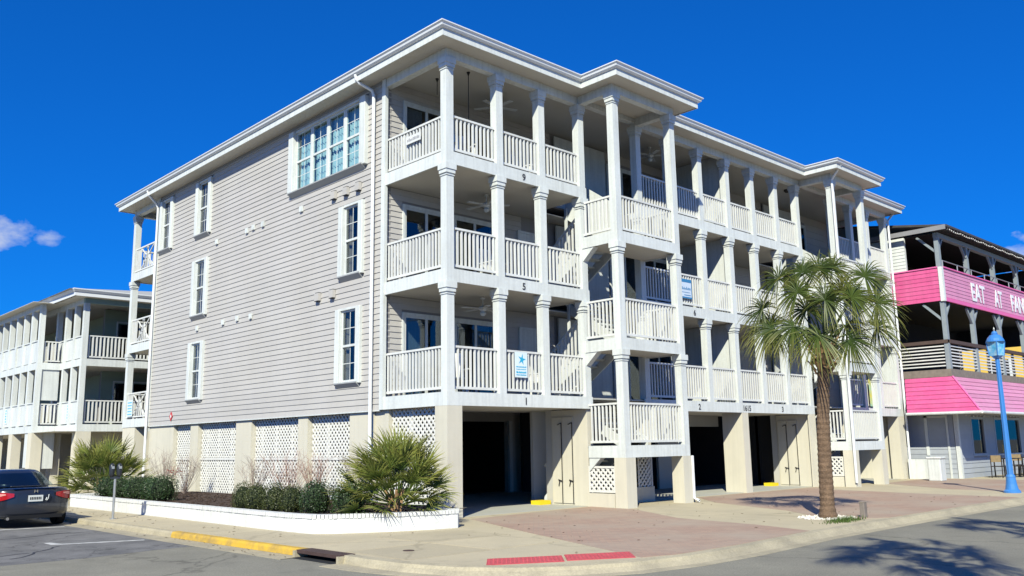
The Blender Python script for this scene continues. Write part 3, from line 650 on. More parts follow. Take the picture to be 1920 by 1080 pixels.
# --- roof: soffit plate, fascia, gutter, shingles
OH = .49
RO = [(-OH, BACK + .35), (-OH, -OH), (4.70 - .39, -OH), (4.70 - .39, BY - OH), (7.42 + OH, BY - OH), (7.42 + OH, -OH), (16.85 - OH, -OH), (16.85 - OH, BY - OH), (19.36 + OH, BY - OH), (19.36 + OH, -OH), (WX + OH, -OH), (WX + OH, BACK + .35)]
MB().prism([(x, y) for x, y in RO][::-1], EZ - .01, EZ + .005).build('soffit', ceil_m, bld)
soffit_lines = None
MB().sweep(RO, [(.0, EZ - .03), (.02, EZ - .03), (.02, EZ + .16), (.0, EZ + .16)], True).build('fascia', white, bld)
MB().sweep(RO, [(.022, EZ + .14), (.06, EZ + .145), (.10, EZ + .18), (.115, EZ + .235), (.15, EZ + .26), (.15, EZ + .285), (.13, EZ + .285), (.125, EZ + .262), (.03, EZ + .25), (.022, EZ + .26)], True).build('gutter', gutterm, bld)
MB().sweep(RO, [(-.005, EZ + .005), (.018, EZ + .17), (.02, EZ + .27), (.0, EZ + .275)], True).build('drip_edge', white, bld)
def hip(x0, x1, y0, y1, z, slope, name='roof'):
    h = min(x1 - x0, y1 - y0) / 2; zr = z + h * slope
    if x1 - x0 > y1 - y0: r0, r1 = (x0 + h, (y0 + y1) / 2, zr), (x1 - h, (y0 + y1) / 2, zr)
    else: r0, r1 = ((x0 + x1) / 2, y0 + h, zr), ((x0 + x1) / 2, y1 - h, zr)
    b = MB(); v = [(x0, y0, z), (x1, y0, z), (x1, y1, z), (x0, y1, z), r0, r1]
    f = [(0, 1, 5, 4), (1, 2, 5), (2, 3, 4, 5), (3, 0, 4)] if x1 - x0 > y1 - y0 else [(0, 1, 4), (1, 2, 5, 4), (2, 3, 5), (3, 0, 4, 5)]
    return b.add(v, f + [(3, 2, 1, 0)])
hip(-OH, WX + OH, -OH, BACK + .35, EZ + .27, .25).build('roof', roofm, bld)
for a, b_ in ((4.31, 7.91), (16.36, 19.85)): hip(a, b_, BY - OH, 3.6, EZ + .268, .25).build('roof', roofm, bld)
# downspouts
def downspout(pts, r=.045, m=gutterm): return MB().tube(pts, r, 10, False).build('downspout', m, bld, False)
downspout([(-OH - .06, DEP + .55, EZ + .16), (-OH - .02, DEP + .55, EZ + .02), (-OH + .05, DEP + .52, EZ - .06), (-.12, DEP + .40, EZ - .22), (-.075, DEP + .38, EZ - .35), (-.075, DEP + .38, .4)])
downspout([(-OH - .06, WY - .1, EZ + .16), (-OH, WY - .1, EZ - .0), (-.16, WY - .06, EZ - .3), (-.09, WY - .05, EZ - .45), (-.09, WY - .05, .2)])
downspout([(16.62, BY - OH - .05, EZ + .15), (16.7, BY - .3, EZ - .08), (16.80, BY - .06, EZ - .3), (16.80, BY - .06, .15)])
downspout([(WX + OH, -.25, EZ + .15), (WX + .3, -.12, EZ - .12), (WX + .07, -.06, EZ - .35), (WX + .05, -.06, .12), (WX + .05, -.2, .06)])
downspout([(7.47, BY - .02, Q[0] - .3), (7.47, BY - .02, .12), (7.47, BY - .18, .05)], .04)
# house numbers on the deck bands
FONT = bpy.data.fonts[0] if bpy.data.fonts else None
def text_mesh(s, size, extrude=.004, offset=0.0):
    cu = bpy.data.curves.new('txt', 'FONT'); cu.body = s; cu.size = size; cu.extrude = extrude; cu.offset = offset; cu.align_x = 'CENTER'
    o = bpy.data.objects.new('txt', cu); C.objects.link(o); dg = bpy.context.evaluated_depsgraph_get(); dg.update()
    me = bpy.data.meshes.new_from_object(o.evaluated_get(dg)); C.objects.unlink(o); bpy.data.objects.remove(o); return me
def wall_text(s, size, x, y, z, m, parent, name='house_number', sx=1.0, offset=0.0):
    me = text_mesh(s, size, .004, offset); me.materials.clear(); me.materials.append(m)
    return link(name, me, parent, (x, y, z), (sx, 1, 1), (math.pi / 2, 0, 0))
for s, x, F in (('9', 2.55, F3), ('5', 2.48, F2), ('1', 2.48, F1), ('6', 9.75, F2), ('2', 9.75, F1), ('1615', 12.35, F1), ('3', 14.55, F1)):
    wall_text(s, .24, x, -.006, F - .25, number_m, bld, offset=.004)

# ---- things on the porches
sgn = thing('rental_sign', 'white rental sign with blue starfish hanging on the first floor porch railing', 'sign', (2.38, .055, 3.21))
cyan = mat('sign_blue', (.02, .42, .68), .5); palecyan = mat('sign_pale', (.74, .86, .92), .5)
MB().box(-.21, .21, -.012, 0, 0, .62).build('board', palecyan, sgn); b = MB()
cx, cz = .02, .44
pts = []
for i in range(10):
    a = R(90 + 36 * i - 12); r = .15 if i % 2 == 0 else .05; pts.append((cx + r * math.cos(a) * .9, cz + r * math.sin(a)))
for i in range(10): b.add([(cx, -.016, cz), (pts[i][0], -.016, pts[i][1]), (pts[(i + 1) % 10][0], -.016, pts[(i + 1) % 10][1])], [(0, 1, 2)])
b.build('starfish', cyan, sgn)
for i, (z, h, n) in enumerate(((.245, .03, 9), (.19, .02, 11), (.105, .045, 8), (.05, .028, 12))):
    b = MB(); xx = -.17; random.seed(i)
    for j in range(n):
        ww = .34 / n * random.uniform(.6, .9); b.box(xx, xx + ww, -.016, -.013, z, z + h * random.uniform(.7, 1)); xx += .34 / n
    b.build('lettering', cyan, sgn)
s2 = thing('rental_sign', 'white and blue rental sign on the second floor railing beside the stair bay', 'sign', (9.42, .055, 5.90))
MB().box(-.30, .30, -.012, 0, 0, .60).build('board', mat('sign_lilac', (.62, .72, .86), .5), s2); navy = mat('sign_navy', (.05, .22, .45), .5)
MB().box(-.30, .30, -.016, -.013, .50, .60).box(-.30, .30, -.016, -.013, 0, .05).box(.28, .30, -.016, -.013, .05, .50).build('border', navy, s2)
b = MB(); random.seed(8); xx = -.24
for j in range(11): b.box(xx, xx + .03, -.015, -.013, .27, .27 + random.uniform(.04, .09)); xx += .045
b.box(-.2, .2, -.015, -.013, .18, .195).box(-.1, .24, -.015, -.013, .09, .115); b.build('lettering', navy, s2)
s3 = thing('rental_sign', 'small pale blue sign on the lowest rear porch rail at the far left corner', 'sign', (.035, 19.15, F1 + .1))
MB().box(-.012, 0, -.25, .25, 0, .62).build('board', palecyan, s3); b = MB()
for j in range(5): b.box(-.016, -.013, -.2, .2, .06 + j * .11, .11 + j * .11)
b.build('lettering', mat('sign_midblue', (.2, .5, .75), .5), s3)
s4 = thing('lettered_board', 'white lettered name board on the top porch railing at the building corner', 'sign', (.045, 1.35, F3 + .55))
MB().box(-.014, 0, -.3, .3, 0, .2).build('board', white_b, s4); b = MB(); random.seed(3)
for j in range(9): b.box(-.017, -.0145, -.25 + j * .056, -.25 + j * .056 + .035, .06, .06 + random.uniform(.05, .09))
b.build('lettering', mat('sign_grey', (.3, .3, .32), .5), s4)
flag = thing('beach_banner', 'yellow and green beach banner hanging in the far stair bay', 'banner', (21.1, -.05, 2.85))
MB().box(-.05, .5, -.01, 0, 0, 1.05).build('cloth', mat('banner_yellow', (.75, .68, .12), .7, .15, 4, col2=(.1, .55, .6), c2scale=3.5, c2amt=.9), flag)

def fan(loc, label):
    t = thing('ceiling_fan', label, 'ceiling fan', loc, random.uniform(0, 1), 'porch ceiling fans')
    MB().lathe([(.06, 0), (.06, -.04), (.015, -.06), (.015, -.25)], 10).build('rod', white_b, t); MB().lathe([(.05, -.22), (.11, -.25), (.12, -.31), (.05, -.36)], 12).build('motor', white_b, t)
    for k in range(5):
        a = k * 2 * math.pi / 5; d = Vector((math.cos(a), math.sin(a), 0)); MB().bar(d * .1 + Vector((0, 0, -.29)), d * .62 + Vector((0, 0, -.30)), .13, .012).build('blade', white_b, t)
    MB().lathe([(.05, -.36), (.085, -.42), (.04, -.48)], 10).build('lamp', white, t)
random.seed(11)
fan((2.3, 1.35, F2 - BH + .02), 'white ceiling fan over the lowest corner porch'); fan((2.6, 1.5, F3 - BH + .02), 'white ceiling fan over the middle corner porch'); fan((3.0, 1.5, EZ - .012), 'white ceiling fan over the top corner porch')
fan((9.6, 1.3, EZ - .012), 'white ceiling fan over the top porch right of the stair bay')
for x, y in ((1.0, 1.6), (1.35, .75)):
    MB().lathe([(.05, 0), (.03, -.05), (.012, -.10)], 8, (x, y, EZ - .011)).tube([(x, y, EZ - .08), (x, y, EZ - (1.75 if x > 1.2 else .45))], .011, 6).build('hanging_rod', blackm, bld)
lampm = mat('lamp_dark', (.06, .055, .05), .5)
for x, y, z in ((17.6, .9, EZ - .012), (2.9, 2.0, CZ)): MB().lathe([(.13, 0), (.13, -.04), (.08, -.10), (.0, -.12)], 12, (x, y, z)).build('ceiling_lamp', lampm, bld)
for x, F in ((1.0, F2), (2.6, F2), (4.3, F1)): MB().lathe([(.05, 0), (.05, -.03), (.0, -.06)], 8, (x, 1.0, F + 2.85 - BH + .02)).build('smoke_detector', lampm, bld)

def rocker(x, y, z, rz, label):
    t = thing('porch_chair', label, 'chair', (x, y, z), rz, 'white chairs on the porches')
    b = MB()
    for i in range(6): b.box(-.25, .25, -.24 + i * .085, -.17 + i * .085, .40, .425)
    b.build('seat', white_b, t)
    for i in range(6): MB().bar((-.21 + i * .084, .27, .42), (-.21 + i * .084, .42, 1.08), .06, .018).build('back_slat', white_b, t)
    for sx_ in (-.27, .27):
        for yy, zt in ((-.22, .62), (.24, .62)): MB().bar((sx_, yy, .05), (sx_, yy, zt), .045).build('leg', white_b, t)
        MB().bar((sx_, -.3, .63), (sx_, .32, .63), .09, .025).build('arm', white_b, t); MB().tube([(sx_, -.42, .08), (sx_, -.15, .022), (sx_, .15, .022), (sx_, .5, .10)], .022, 6).build('rocker', white_b, t)
rocker(1.3, 1.0, F3, R(-20), 'white rocking chair on the top corner porch'); rocker(3.9, 1.2, F3, R(15), 'white rocking chair on the top porch before the stair bay')
rocker(1.2, 1.2, F1, R(-30), 'white rocking chair on the lowest corner porch'); rocker(4.1, 1.0, F1, R(25), 'white rocking chair on the lowest porch beside the stair'); rocker(2.6, 1.2, F2, R(0), 'white rocking chair on the middle corner porch')

# ================================================================== SISTER BUILDING (left background)
green = mat('pale_green_siding', (.36, .44, .34), .6, .04, 2, rnd=.03)
sis = thing('apartment_house', 'pale green sister apartment house with white porch parapets behind the parked car', 'building', (0, 0, 0))
SX, SY = .12, 25.4; SB = -.85
def sbox(name, m, *b): return part(sis, name, m, *b)
yA = [25.4, 26.35, 27.85, 29.3, 30.2]; colA = [25.4, 26.45, 27.85, 29.3]
ysB = 30.9
for k, F in enumerate((F1, F2)):
    top = F + 2.85 - BH if k < 1 else 8.12
    zt = F + 1.0
    # section A
    for y in (25.4, 26.55, 27.80, 29.05): column(SX, y, F, top, sis, False)
    for ya, yb in ((25.62, 26.55), (26.77, 27.80), (28.02, 29.05)): sbox('parapet_panel', white, (SX + .07, SX + .13, ya, yb, F + .05, zt)); sbox('parapet_cap', white, (SX + .03, SX + .17, ya, yb, zt + .001, zt + .05))
    sbox('deck_band', white, (SX, SX + .05, 25.4, 29.3, F - BH, F)); sbox('deck_band', white, (SX + .052, 9, 25.4, 25.45, F - BH, F)); sbox('porch_deck', deckm, (SX + .055, 9, 25.46, 28, F - .06, F - .004)); sbox('porch_ceiling', ceil_m, (SX + .055, 9, 25.46, 28, F - BH + .02, F - BH + .05))
    sbox('porch_deck', deckm, (SX + .055, 3, 28.0, 60, F - .06, F - .004)); sbox('porch_ceiling', ceil_m, (SX + .055, 3, 28.0, 60, F - BH + .02, F - BH + .05))
    r = railing((SX + .22, 25.51), (3.1, 25.51), F, 1.05, sis, single=False, gap=.16, bw=.06); column(3.1, 25.4, F, top, sis, False); railing((3.32, 25.51), (6, 25.51), F, 1.05, sis, single=False, gap=.16, bw=.06)
    # recess rail between A and B
    railing((SX + .11, 29.3), (SX + .11, 31.2), F + .02, 1.0, sis, single=False, gap=.16, bw=.06)
    sbox('deck_band', white, (SX, SX + .05, 29.3, 31.2, F - BH, F))
    # section B (stands further out)
    for i in range(8):
        y = 28.6 + 0 + i * 1.28 + 2.6 - 2.6
    yb0 = 28.3 + 0.0
    ys = [31.2 - 2.9 + i * 1.22 for i in range(12)]
    for y in ys: column(SB, y, F, top, sis, False)
    for ya, yb in zip(ys, ys[1:]): sbox('parapet_panel', white, (SB + .07, SB + .13, ya + CS, yb, F + .05, zt)); sbox('parapet_cap', white, (SB + .03, SB + .17, ya + CS, yb, zt + .001, zt + .05))
    sbox('deck_band', white, (SB, SB + .05, ys[0], ys[-1] + .3, F - BH, F)); sbox('deck_band', white, (SB + .052, SX, ys[0], ys[0] + .05, F - BH, F)); sbox('porch_deck', deckm, (SB + .055, SX + .05, ys[0] + .055, 60, F - .06, F - .004)); sbox('porch_ceiling', ceil_m, (SB + .055, SX + .05, ys[0] + .055, 60, F - BH + .02, F - BH + .05))
    railing((SB + CS, ys[0] + .11), (SX, ys[0] + .11), F, 1.0, sis, single=False, gap=.16, bw=.06)
sbox('return_panel', white, (SB + .1, SX, ys[0] + .06, ys[0] + .12, 3.95, F2 - BH)); sbox('return_panel', white, (SB + .1, SX, ys[0] + .06, ys[0] + .12, .9, F1 - BH))
swl = wall_core(sis, core_m, 'y', 2.62, .2, 28.2, 60, F1 - BH, 8.3, [], 'inner_wall'); clapboards(swl, green, 'y', 2.62, 28.2, 44, F1 - BH, 8.3, expo=.22)
swf = wall_core(sis, core_m, 'x', 28.1, .2, 1.9, 12, F1 - BH, 8.3, [], 'front_wall'); clapboards(swf, green, 'x', 28.1, 1.9, 7, F1 - BH, 8.3, expo=.2)
for F in (F1, F2):
    for xw in (2.5, 3.4, 5.0):
        w = MB().box(xw, xw + .75, 28.055, 28.07, F + .1, F + 2.0).build('window', dark_in, sis); MB().box(xw + .02, xw + .73, 28.045, 28.05, F + .12, F + 1.98).build('pane', glass_d, w); MB().box(xw - .06, xw, 28.03, 28.1, F, F + 2.05).box(xw + .75, xw + .81, 28.03, 28.1, F, F + 2.05).box(xw - .06, xw + .81, 28.03, 28.1, F + 2.052, F + 2.12).build('frame', white, w)
# green wall wing seen behind the rear porch
wing = wall_core(sis, core_m, 'x', 25.9, .2, 3.4, 12, 0.2, 8.2, [], 'wing_wall'); clapboards(wing, green, 'x', 25.9, 3.4, 6.5, .2, 8.2, expo=.2)
sbox('corner_board', white, (3.28, 3.45, 25.82, 26.0, .2, 8.2)); sbox('belt_trim', white, (3.46, 12, 25.84, 25.865, 4.9, 5.15))
for (x0, x1, y0, y1) in ((SX, SX + .6, 25.4, 25.95), (SX, SX + .35, 28.6, 29.25), (SB, SB + .45, ys[0], ys[0] + .6), (SB, SB + .4, 31.4, 32.0), (SB, SB + .4, 34.6, 35.2), (3.0, 3.5, 25.4, 25.9)): sbox('pier', stucco, (x0, x1, y0, y1, 0, F1 - BH - .002))
for y in (27.2, 30.8, 33.6): sbox('carport_wall', stucco, (SX + .5, 6, y, y + .15, 0, F1 - BH))
sbox('carport_wall', stucco, (SB + .05, 4.2, 50, 50.2, 0, F1 - BH)); sbox('carport_wall', stucco, (4.2, 4.35, 27.4, 50, 0, F1 - BH)); sbox('carport_ceiling', carwall, (SB + .06, 9, 25.46, 60, F1 - BH + .0, F1 - BH + .018)); sbox('lower_panel', white, (SB + .04, SB + .1, ys[0] + .62, ys[0] + 1.2, .95, F1 - BH - .003)); sbox('base_wall', stucco, (4.36, 12, 26.1, 26.3, 0, F1 - BH))
lattice(sis, 'y', SB + .05, ys[0] + .62, ys[0] + 1.2, .1, .9)
sbox('top_beam', mat('sister_beam', (.30, .42, .40), .6), (SX, 9, 25.4, 25.6, 8.12, 8.36)); sbox('top_beam', white, (SX, SX + .2, 25.602, 31, 8.12, 8.36), (SB, SB + .2, ys[0], 60, 8.12, 8.36))
SO = [(-.5 - .85, 62), (-1.3, ys[0] - .6), (-.35, ys[0] - .6), (-.35, 24.95), (14, 24.95), (14, 62)]
SO = [(-.35 - .0, 62), (-.35, 24.95), (14, 24.95), (14, 62)]
MB().prism([(-1.3, 62), (-1.3, ys[0] - .4), (-.35, ys[0] - .4), (-.35, 24.95), (14, 24.95), (14, 62)], 8.34, 8.36).build('soffit', ceil_m, sis)
SO = [(-1.3, 62), (-1.3, ys[0] - .4), (-.35, ys[0] - .4), (-.35, 24.95), (14, 24.95), (14, 62)]
SO = [(-.9, 62), (-.45, 24.95), (14, 24.95), (14, 62)]
MB().sweep(SO, [(.0, 8.33), (.02, 8.33), (.02, 8.5), (.05, 8.5), (.12, 8.6), (.12, 8.64), (.0, 8.64)], True).build('gutter', gutterm, sis)
MB().prism([(-.9, 62), (-.45, 24.95), (14, 24.95), (14, 62)], 8.37, 8.40).build('soffit', ceil_m, sis)
hip(-.7, 14, 24.95, 62, 8.62, .22).build('roof', mat('sister_roof', (.42, .42, .40), .9, .1, 6), sis)
hip(4.5, 13, 25.0, 45, 9.25, .22).build('upper_roof', MATS['sister_roof'], sis)
for yy, F in ((26.9, F1), (33.0, F1)):
    s_ = thing('porch_sign', ('pale blue vertical sign on the sister house parapet nearest the corner' if yy < 30 else 'pale blue vertical sign on the sister house parapet furthest left'), 'sign', ((SX if yy < 30 else SB) + .05, yy, F + .2))
    MB().box(0, .012, -.18, .18, 0, .75).build('board', palecyan, s_); b = MB()
    for j in range(5): b.box(-.004, -.001, -.1, .1, .08 + j * .13, .16 + j * .13)
    b.build('lettering', MATS['sign_midblue'], s_)

# ================================================================== PLANTER
plw = mat('planter_white', (.76, .765, .74), .75, .06, 2, .2, 40, streak=.10, speck=.05, sscale=16)
mulch = mat('mulch', (.045, .028, .02), .95, .5, 9, .8, 25, col2=(.12, .08, .06), c2scale=12, c2amt=.7)
pl = thing('planter', 'long low white painted brick planter curving round the building corner', 'planter', (0, 0, 0))
PP = [(-2.6, 13.6), (-3.62, 13.55), (-3.72, 13.2), (-3.76, 9), (-3.78, 4), (-3.82, 1.2), (-3.80, .2), (-3.68, -.5), (-3.42, -.80), (-3.05, -1.05), (-2.4, -1.43), (-1.7, -1.70), (-1.2, -1.79), (-1.02, -1.6), (-.98, -.9), (-.6, -.45), (.0, -.05)]
pp = interp_path(PP, .35)
PH = .345
MB().sweep(pp, [(0, -.02), (0, PH - .07)]).sweep(pp, [(-.2, PH - .07), (-.2, 0)]).sweep(pp, [(0, PH - .07), (-.2, PH - .07)]).build('wall', plw, pl)
# rowlock coping bricks, one by one along the wall
b = MB(); acc_ = 0; seg = []
for a, c_ in zip(pp, pp[1:]):
    L = math.dist(a, c_); n = max(1, int(round(L / .078)))
    for i in range(n):
        p = Vector((a[0] + (c_[0] - a[0]) * (i + .5) / n, a[1] + (c_[1] - a[1]) * (i + .5) / n, 0)); d = Vector((c_[0] - a[0], c_[1] - a[1], 0)).normalized(); nn = Vector((d.y, -d.x, 0))
        w_ = L / n * random.uniform(.78, .92); e = random.uniform(.004, .016)
        b.bar(p - nn * .205 + Vector((0, 0, PH - .035)), p + nn * (.008 + e) + Vector((0, 0, PH - .035)), w_, .07 + random.uniform(-.004, .004))
stuff(b.build('coping_bricks', plw, pl))
bed = [(x, y) for x, y in PP] + [(.15, .5), (.15, 13.6)]
inner = [(-3.55, 13.3), (-3.58, 4), (-3.62, .2), (-3.4, -.5), (-3.0, -.85), (-2.3, -1.22), (-1.4, -1.52), (-1.1, -1.2), (-.75, -.4), (.0, .15), (.1, 13.3)]
MB().prism(inner[::-1], .0, .27).build('mulch_bed', mulch, pl)
b = MB(); random.seed(21)
for i in range(1500):
    x = random.uniform(-3.5, -.2); y = random.uniform(-.9, 13.2)
    a = random.uniform(0, 3.14); l = random.uniform(.02, .06); d = Vector((math.cos(a) * l, math.sin(a) * l, random.uniform(-.3, .3) * l))
    b.bar(Vector((x, y, .285)) - d, Vector((x, y, .285)) + d, .02, .012)
stuff(b.build('mulch_chips', mulch, pl))

# ---- foliage
def leaf_mat(name, c1, c2, tip, trans=.25, rough=.45):
    m = bpy.data.materials.new(name); m.use_nodes = True; t = m.node_tree; p = t.nodes['Principled BSDF']; p.inputs['Roughness'].default_value = rough
    oi = N(t, 'ShaderNodeObjectInfo'); at = N(t, 'ShaderNodeAttribute', attribute_name='tv')
    g = N(t, 'ShaderNodeNewGeometry'); n = N(t, 'ShaderNodeTexNoise', i_Scale=5.0, i_Detail=3.0); LK(t, g.outputs['Position'], n.inputs['Vector'])
    adx = N(t, 'ShaderNodeMath', operation='ADD'); LK(t, oi.outputs['Random'], adx.inputs[0]); LK(t, n.outputs[0], adx.inputs[1])
    r = N(t, 'ShaderNodeMapRange', i_1=.3, i_2=1.4); LK(t, adx.outputs[0], r.inputs[0])
    mx = N(t, 'ShaderNodeMixRGB'); LK(t, r.outputs[0], mx.inputs[0]); mx.inputs[1].default_value = (*c1, 1); mx.inputs[2].default_value = (*c2, 1)
    sp = N(t, 'ShaderNodeSeparateColor'); LK(t, at.outputs['Color'], sp.inputs[0])
    pw_ = N(t, 'ShaderNodeMath', operation='POWER', i_1=2.2); LK(t, sp.outputs[0], pw_.inputs[0])
    m2 = N(t, 'ShaderNodeMixRGB'); LK(t, pw_.outputs[0], m2.inputs[0]); LK(t, mx.outputs[0], m2.inputs[1]); m2.inputs[2].default_value = (*tip, 1)
    LK(t, m2.outputs[0], p.inputs['Base Color'])
    tl = N(t, 'ShaderNodeBsdfTranslucent'); LK(t, m2.outputs[0], tl.inputs[0])
    ms = N(t, 'ShaderNodeMixShader', i_0=trans); LK(t, p.outputs[0], ms.inputs[1]); LK(t, tl.outputs[0], ms.inputs[2])
    LK(t, ms.outputs[0], t.nodes['Material Output'].inputs[0]); return m
palm_leaf = leaf_mat('palm_leaf', (.024, .052, .009), (.078, .118, .018), (.30, .27, .06), .22, .48)
palmetto_leaf = leaf_mat('palmetto_leaf', (.055, .115, .02), (.16, .205, .04), (.44, .41, .11), .22, .38)
box_leaf = leaf_mat('boxwood_leaf', (.018, .045, .012), (.035, .075, .02), (.06, .10, .03), .15)
box_leaf2 = leaf_mat('boxwood_leaf_olive', (.035, .055, .014), (.075, .09, .022), (.10, .11, .03), .15)
def frond_mesh(seed, pet, Rf, n=30, spread=2.2, droop=.35, cup=.10, m=palm_leaf, width=.030, segs=4, petr=.014, jit=.0):
    rg = random.Random(seed); b = MB(); tv = []
    # petiole along +X with slight sag
    P = lambda t: Vector((pet * t, 0, -.10 * pet * t * t))
    o = len(b.v); b.tube([P(0), P(.5), P(1)], [petr * 1.5, petr, petr * .7], 5, False); tv += [0] * (len(b.v) - o)
    hub = P(1)
    for i in range(n):
        f = (i + .5) / n * 2 - 1; a = f * spread + rg.uniform(-.03, .03)
        L = Rf * (1 - .30 * abs(f) ** 2) * rg.uniform(.9, 1.06); d = Vector((math.cos(a), math.sin(a), 0))
        side = Vector((-d.y, d.x, 0)); tilt = (.45 if i % 2 else -.45)
        base_up = cup * (1 - abs(f)) + cup * 1.6 * abs(f) + rg.uniform(-jit, jit)      # cupped fan
        prev = None; dr = droop * rg.uniform(.6, 1.5); w0 = width * rg.uniform(.8, 1.15)
        for k in range(segs + 1):
            t = k / segs
            p = hub + d * L * (t - .10 * dr * t * t) + Vector((0, 0, L * (base_up * t - dr * t ** 2.6))) + side * (rg.uniform(-.012, .012) * t)
            w = w0 * (.35 + 1.5 * t if t < .4 else 1.0 * (1.0 - (t - .4) / .6) ** .8 + .04) * (1 if t < .4 else .95)
            q = side * w * .5 + Vector((0, 0, w * .5 * tilt))
            o = len(b.v); b.v += [tuple(p - q), tuple(p + q)]; tv += [t, t]
            if prev is not None: b.f.append((prev, prev + 1, o + 1, o))
            prev = o
    me = bpy.data.meshes.new('frond'); me.from_pydata(b.v, [], b.f); me.materials.append(m)
    ca = me.color_attributes.new('tv', 'FLOAT_COLOR', 'POINT'); ca.data.foreach_set('color', [c for t in tv for c in (t, t, t, 1)])
    return me
def hung_frond(rg, v, nrm, Rf, n=76, spread=2.5, width=.027, segs=6):
    # one costapalmate frond: arching petiole to the hub v, then a round fan whose segments hang under their weight
    b = MB(); tv = []; Z = Vector((0, 0, 1)); L0 = v.length
    mid = v * .5 + Z * (.10 * L0 if v.z < 1.0 else 0)
    P = lambda t: Vector((0, 0, 0)).lerp(mid, t).lerp(mid.lerp(v, t), t)
    b.tube([P(0), P(.33), P(.66), P(1)], [.026, .017, .013, .010], 5, False); tv += [0] * len(b.v)
    f = (v - mid).normalized(); f = (f - nrm * f.dot(nrm) * .8).normalized(); sd_ = nrm.cross(f).normalized(); nn = f.cross(sd_)
    for i in range(n):
        g = (i + .5) / n * 2 - 1; a = g * spread + rg.uniform(-.05, .05)
        L = Rf * (1 - .28 * abs(g) ** 1.6) * rg.uniform(.85, 1.08); d = (f * math.cos(a) + sd_ * math.sin(a) + nn * rg.uniform(-.22, .30)).normalized()
        w0 = width * rg.uniform(.8, 1.2); dr = rg.uniform(.28, .75); prev = None; wd = d.cross(nn).normalized(); wd = (wd + nn * (.6 if i % 2 else -.6)).normalized()
        for k in range(segs + 1):
            t = k / segs; p = v + d * L * t * (1 - .10 * t) - Z * (L * dr * t ** 2.3)
            w = w0 * ((.4 + 1.5 * t) if t < .4 else (1 - (t - .4) / .6) ** .75 + .03)
            o = len(b.v); b.v += [tuple(p - wd * w * .5), tuple(p + wd * w * .5)]; tv += [t * rg.uniform(.7, 1.1)] * 2
            if prev is not None: b.f.append((prev, prev + 1, o + 1, o))
            prev = o
    me = bpy.data.meshes.new('frond'); me.from_pydata(b.v, [], b.f); me.materials.append(palm_leaf)
    ca = me.color_attributes.new('tv', 'FLOAT_COLOR', 'POINT'); ca.data.foreach_set('color', [c for t in tv for c in (t, t, t, 1)])
    return me
bark = mat('palm_bark', (.185, .12, .075), .95, .35, 7, .9, 26, col2=(.09, .06, .04), c2scale=14, c2amt=.7, speck=.25, sscale=30)
boot = mat('palm_boot', (.36, .22, .11), .9, .3, 8, .3, 25)
def palm(loc, H, label, seed, fronds, lean=(0, 0), group='street palms'):
    t = thing('palm_tree', label, 'palm tree', loc, 0, group); rg = random.Random(seed)
    pts = []; rad = []; n = int(H / .055)
    for i in range(n + 1):
        f = i / n; pts.append((lean[0] * f * f + .012 * math.sin(f * 9), lean[1] * f * f, H * f)); r0 = .150 - .022 * min(1, f * 1.6) + .035 * max(0, f - .8) / .2 + .05 * max(0, .06 - f) / .06
        rad.append(r0 * (1.0 + (.05 if i % 2 else -.035) + rg.uniform(-.02, .02)))
    MB().tube(pts, rad, 18).build('trunk', bark, t, False)
    top = Vector(pts[-1]); bt = MB()
    for i in range(34):
        a = i * 2.4; z = H - .62 + .62 * i / 34; d = Vector((math.cos(a), math.sin(a), 0)); q = Vector((lean[0], lean[1], 0)) * (z / H) ** 2
        bt.bar(q + d * .15 + Vector((0, 0, z - .06)), q + d * (.25 + rg.uniform(0, .10)) + Vector((0, 0, z + .12 + rg.uniform(0, .1))), .07, .022)
    stuff(bt.build('frond_stubs', boot, t))
    for (v, nrm, Rf) in fronds:
        link('frond', hung_frond(rg, v, nrm, Rf), t, top + Vector((0, 0, rg.uniform(-.12, .04))))
    return t
VIEW = [(.02, 1.42, 0), (-.40, 1.28, .3), (.36, 1.30, -.3), (-.86, 1.10, .1), (.92, 1.12, .1), (-1.15, .68, -.1), (1.08, .52, .3), (-1.05, .12, .3), (1.12, .10, -.4), (-.58, .06, .7), (.10, .55, .8), (.45, .30, -.8),
        (.58, -.12, .45), (-.45, .70, .55), (-.35, .62, -.8), (.45, .85, -.6), (-.95, .30, -.6), (-.1, -.05, .75), (.55, .68, .55)]
def crown(seed, n=19, rot=0.0):
    rg = random.Random(seed); out = []; ang = 0.480 + rot       # outline of the crown as one sees it from across the street
    rt = Vector((math.sin(ang), -math.cos(ang), 0)); tw = Vector((-math.cos(ang), -math.sin(ang), 0))
    for (r, u_, t_) in VIEW[:n]:
        v = rt * r * 1.0 + tw * t_ + Vector((0, 0, u_ * 1.06 + .24)); v += Vector((rg.gauss(0, .04), rg.gauss(0, .04), rg.gauss(0, .04)))
        h = Vector((v.x, v.y, 0)); h = h.normalized() if h.length > .05 else tw
        nrm = (h * .45 + Vector((0, 0, .35)) + tw * (.75 if t_ > -.5 else -.6) + Vector((rg.gauss(0, .22), rg.gauss(0, .22), rg.gauss(0, .15)))).normalized()
        out.append((v, nrm, rg.uniform(.72, .86)))
    return out
palm((5.02, -6.3, 0), 3.62, 'tall cabbage palm growing in the brick pavement before the building', 3, crown(4), (.09, -.17))
palm((-6.75, -15.5, RZ), 6.55, 'street palm whose crown shadow lies on the road in the foreground', 9, crown(12, 19, 1.0), (.05, 0)); palm((-1.9, -15.6, RZ), 6.9, 'street palm whose crown shadow touches the right edge of the road', 10, crown(17, 19, 2.2), (0, .05))
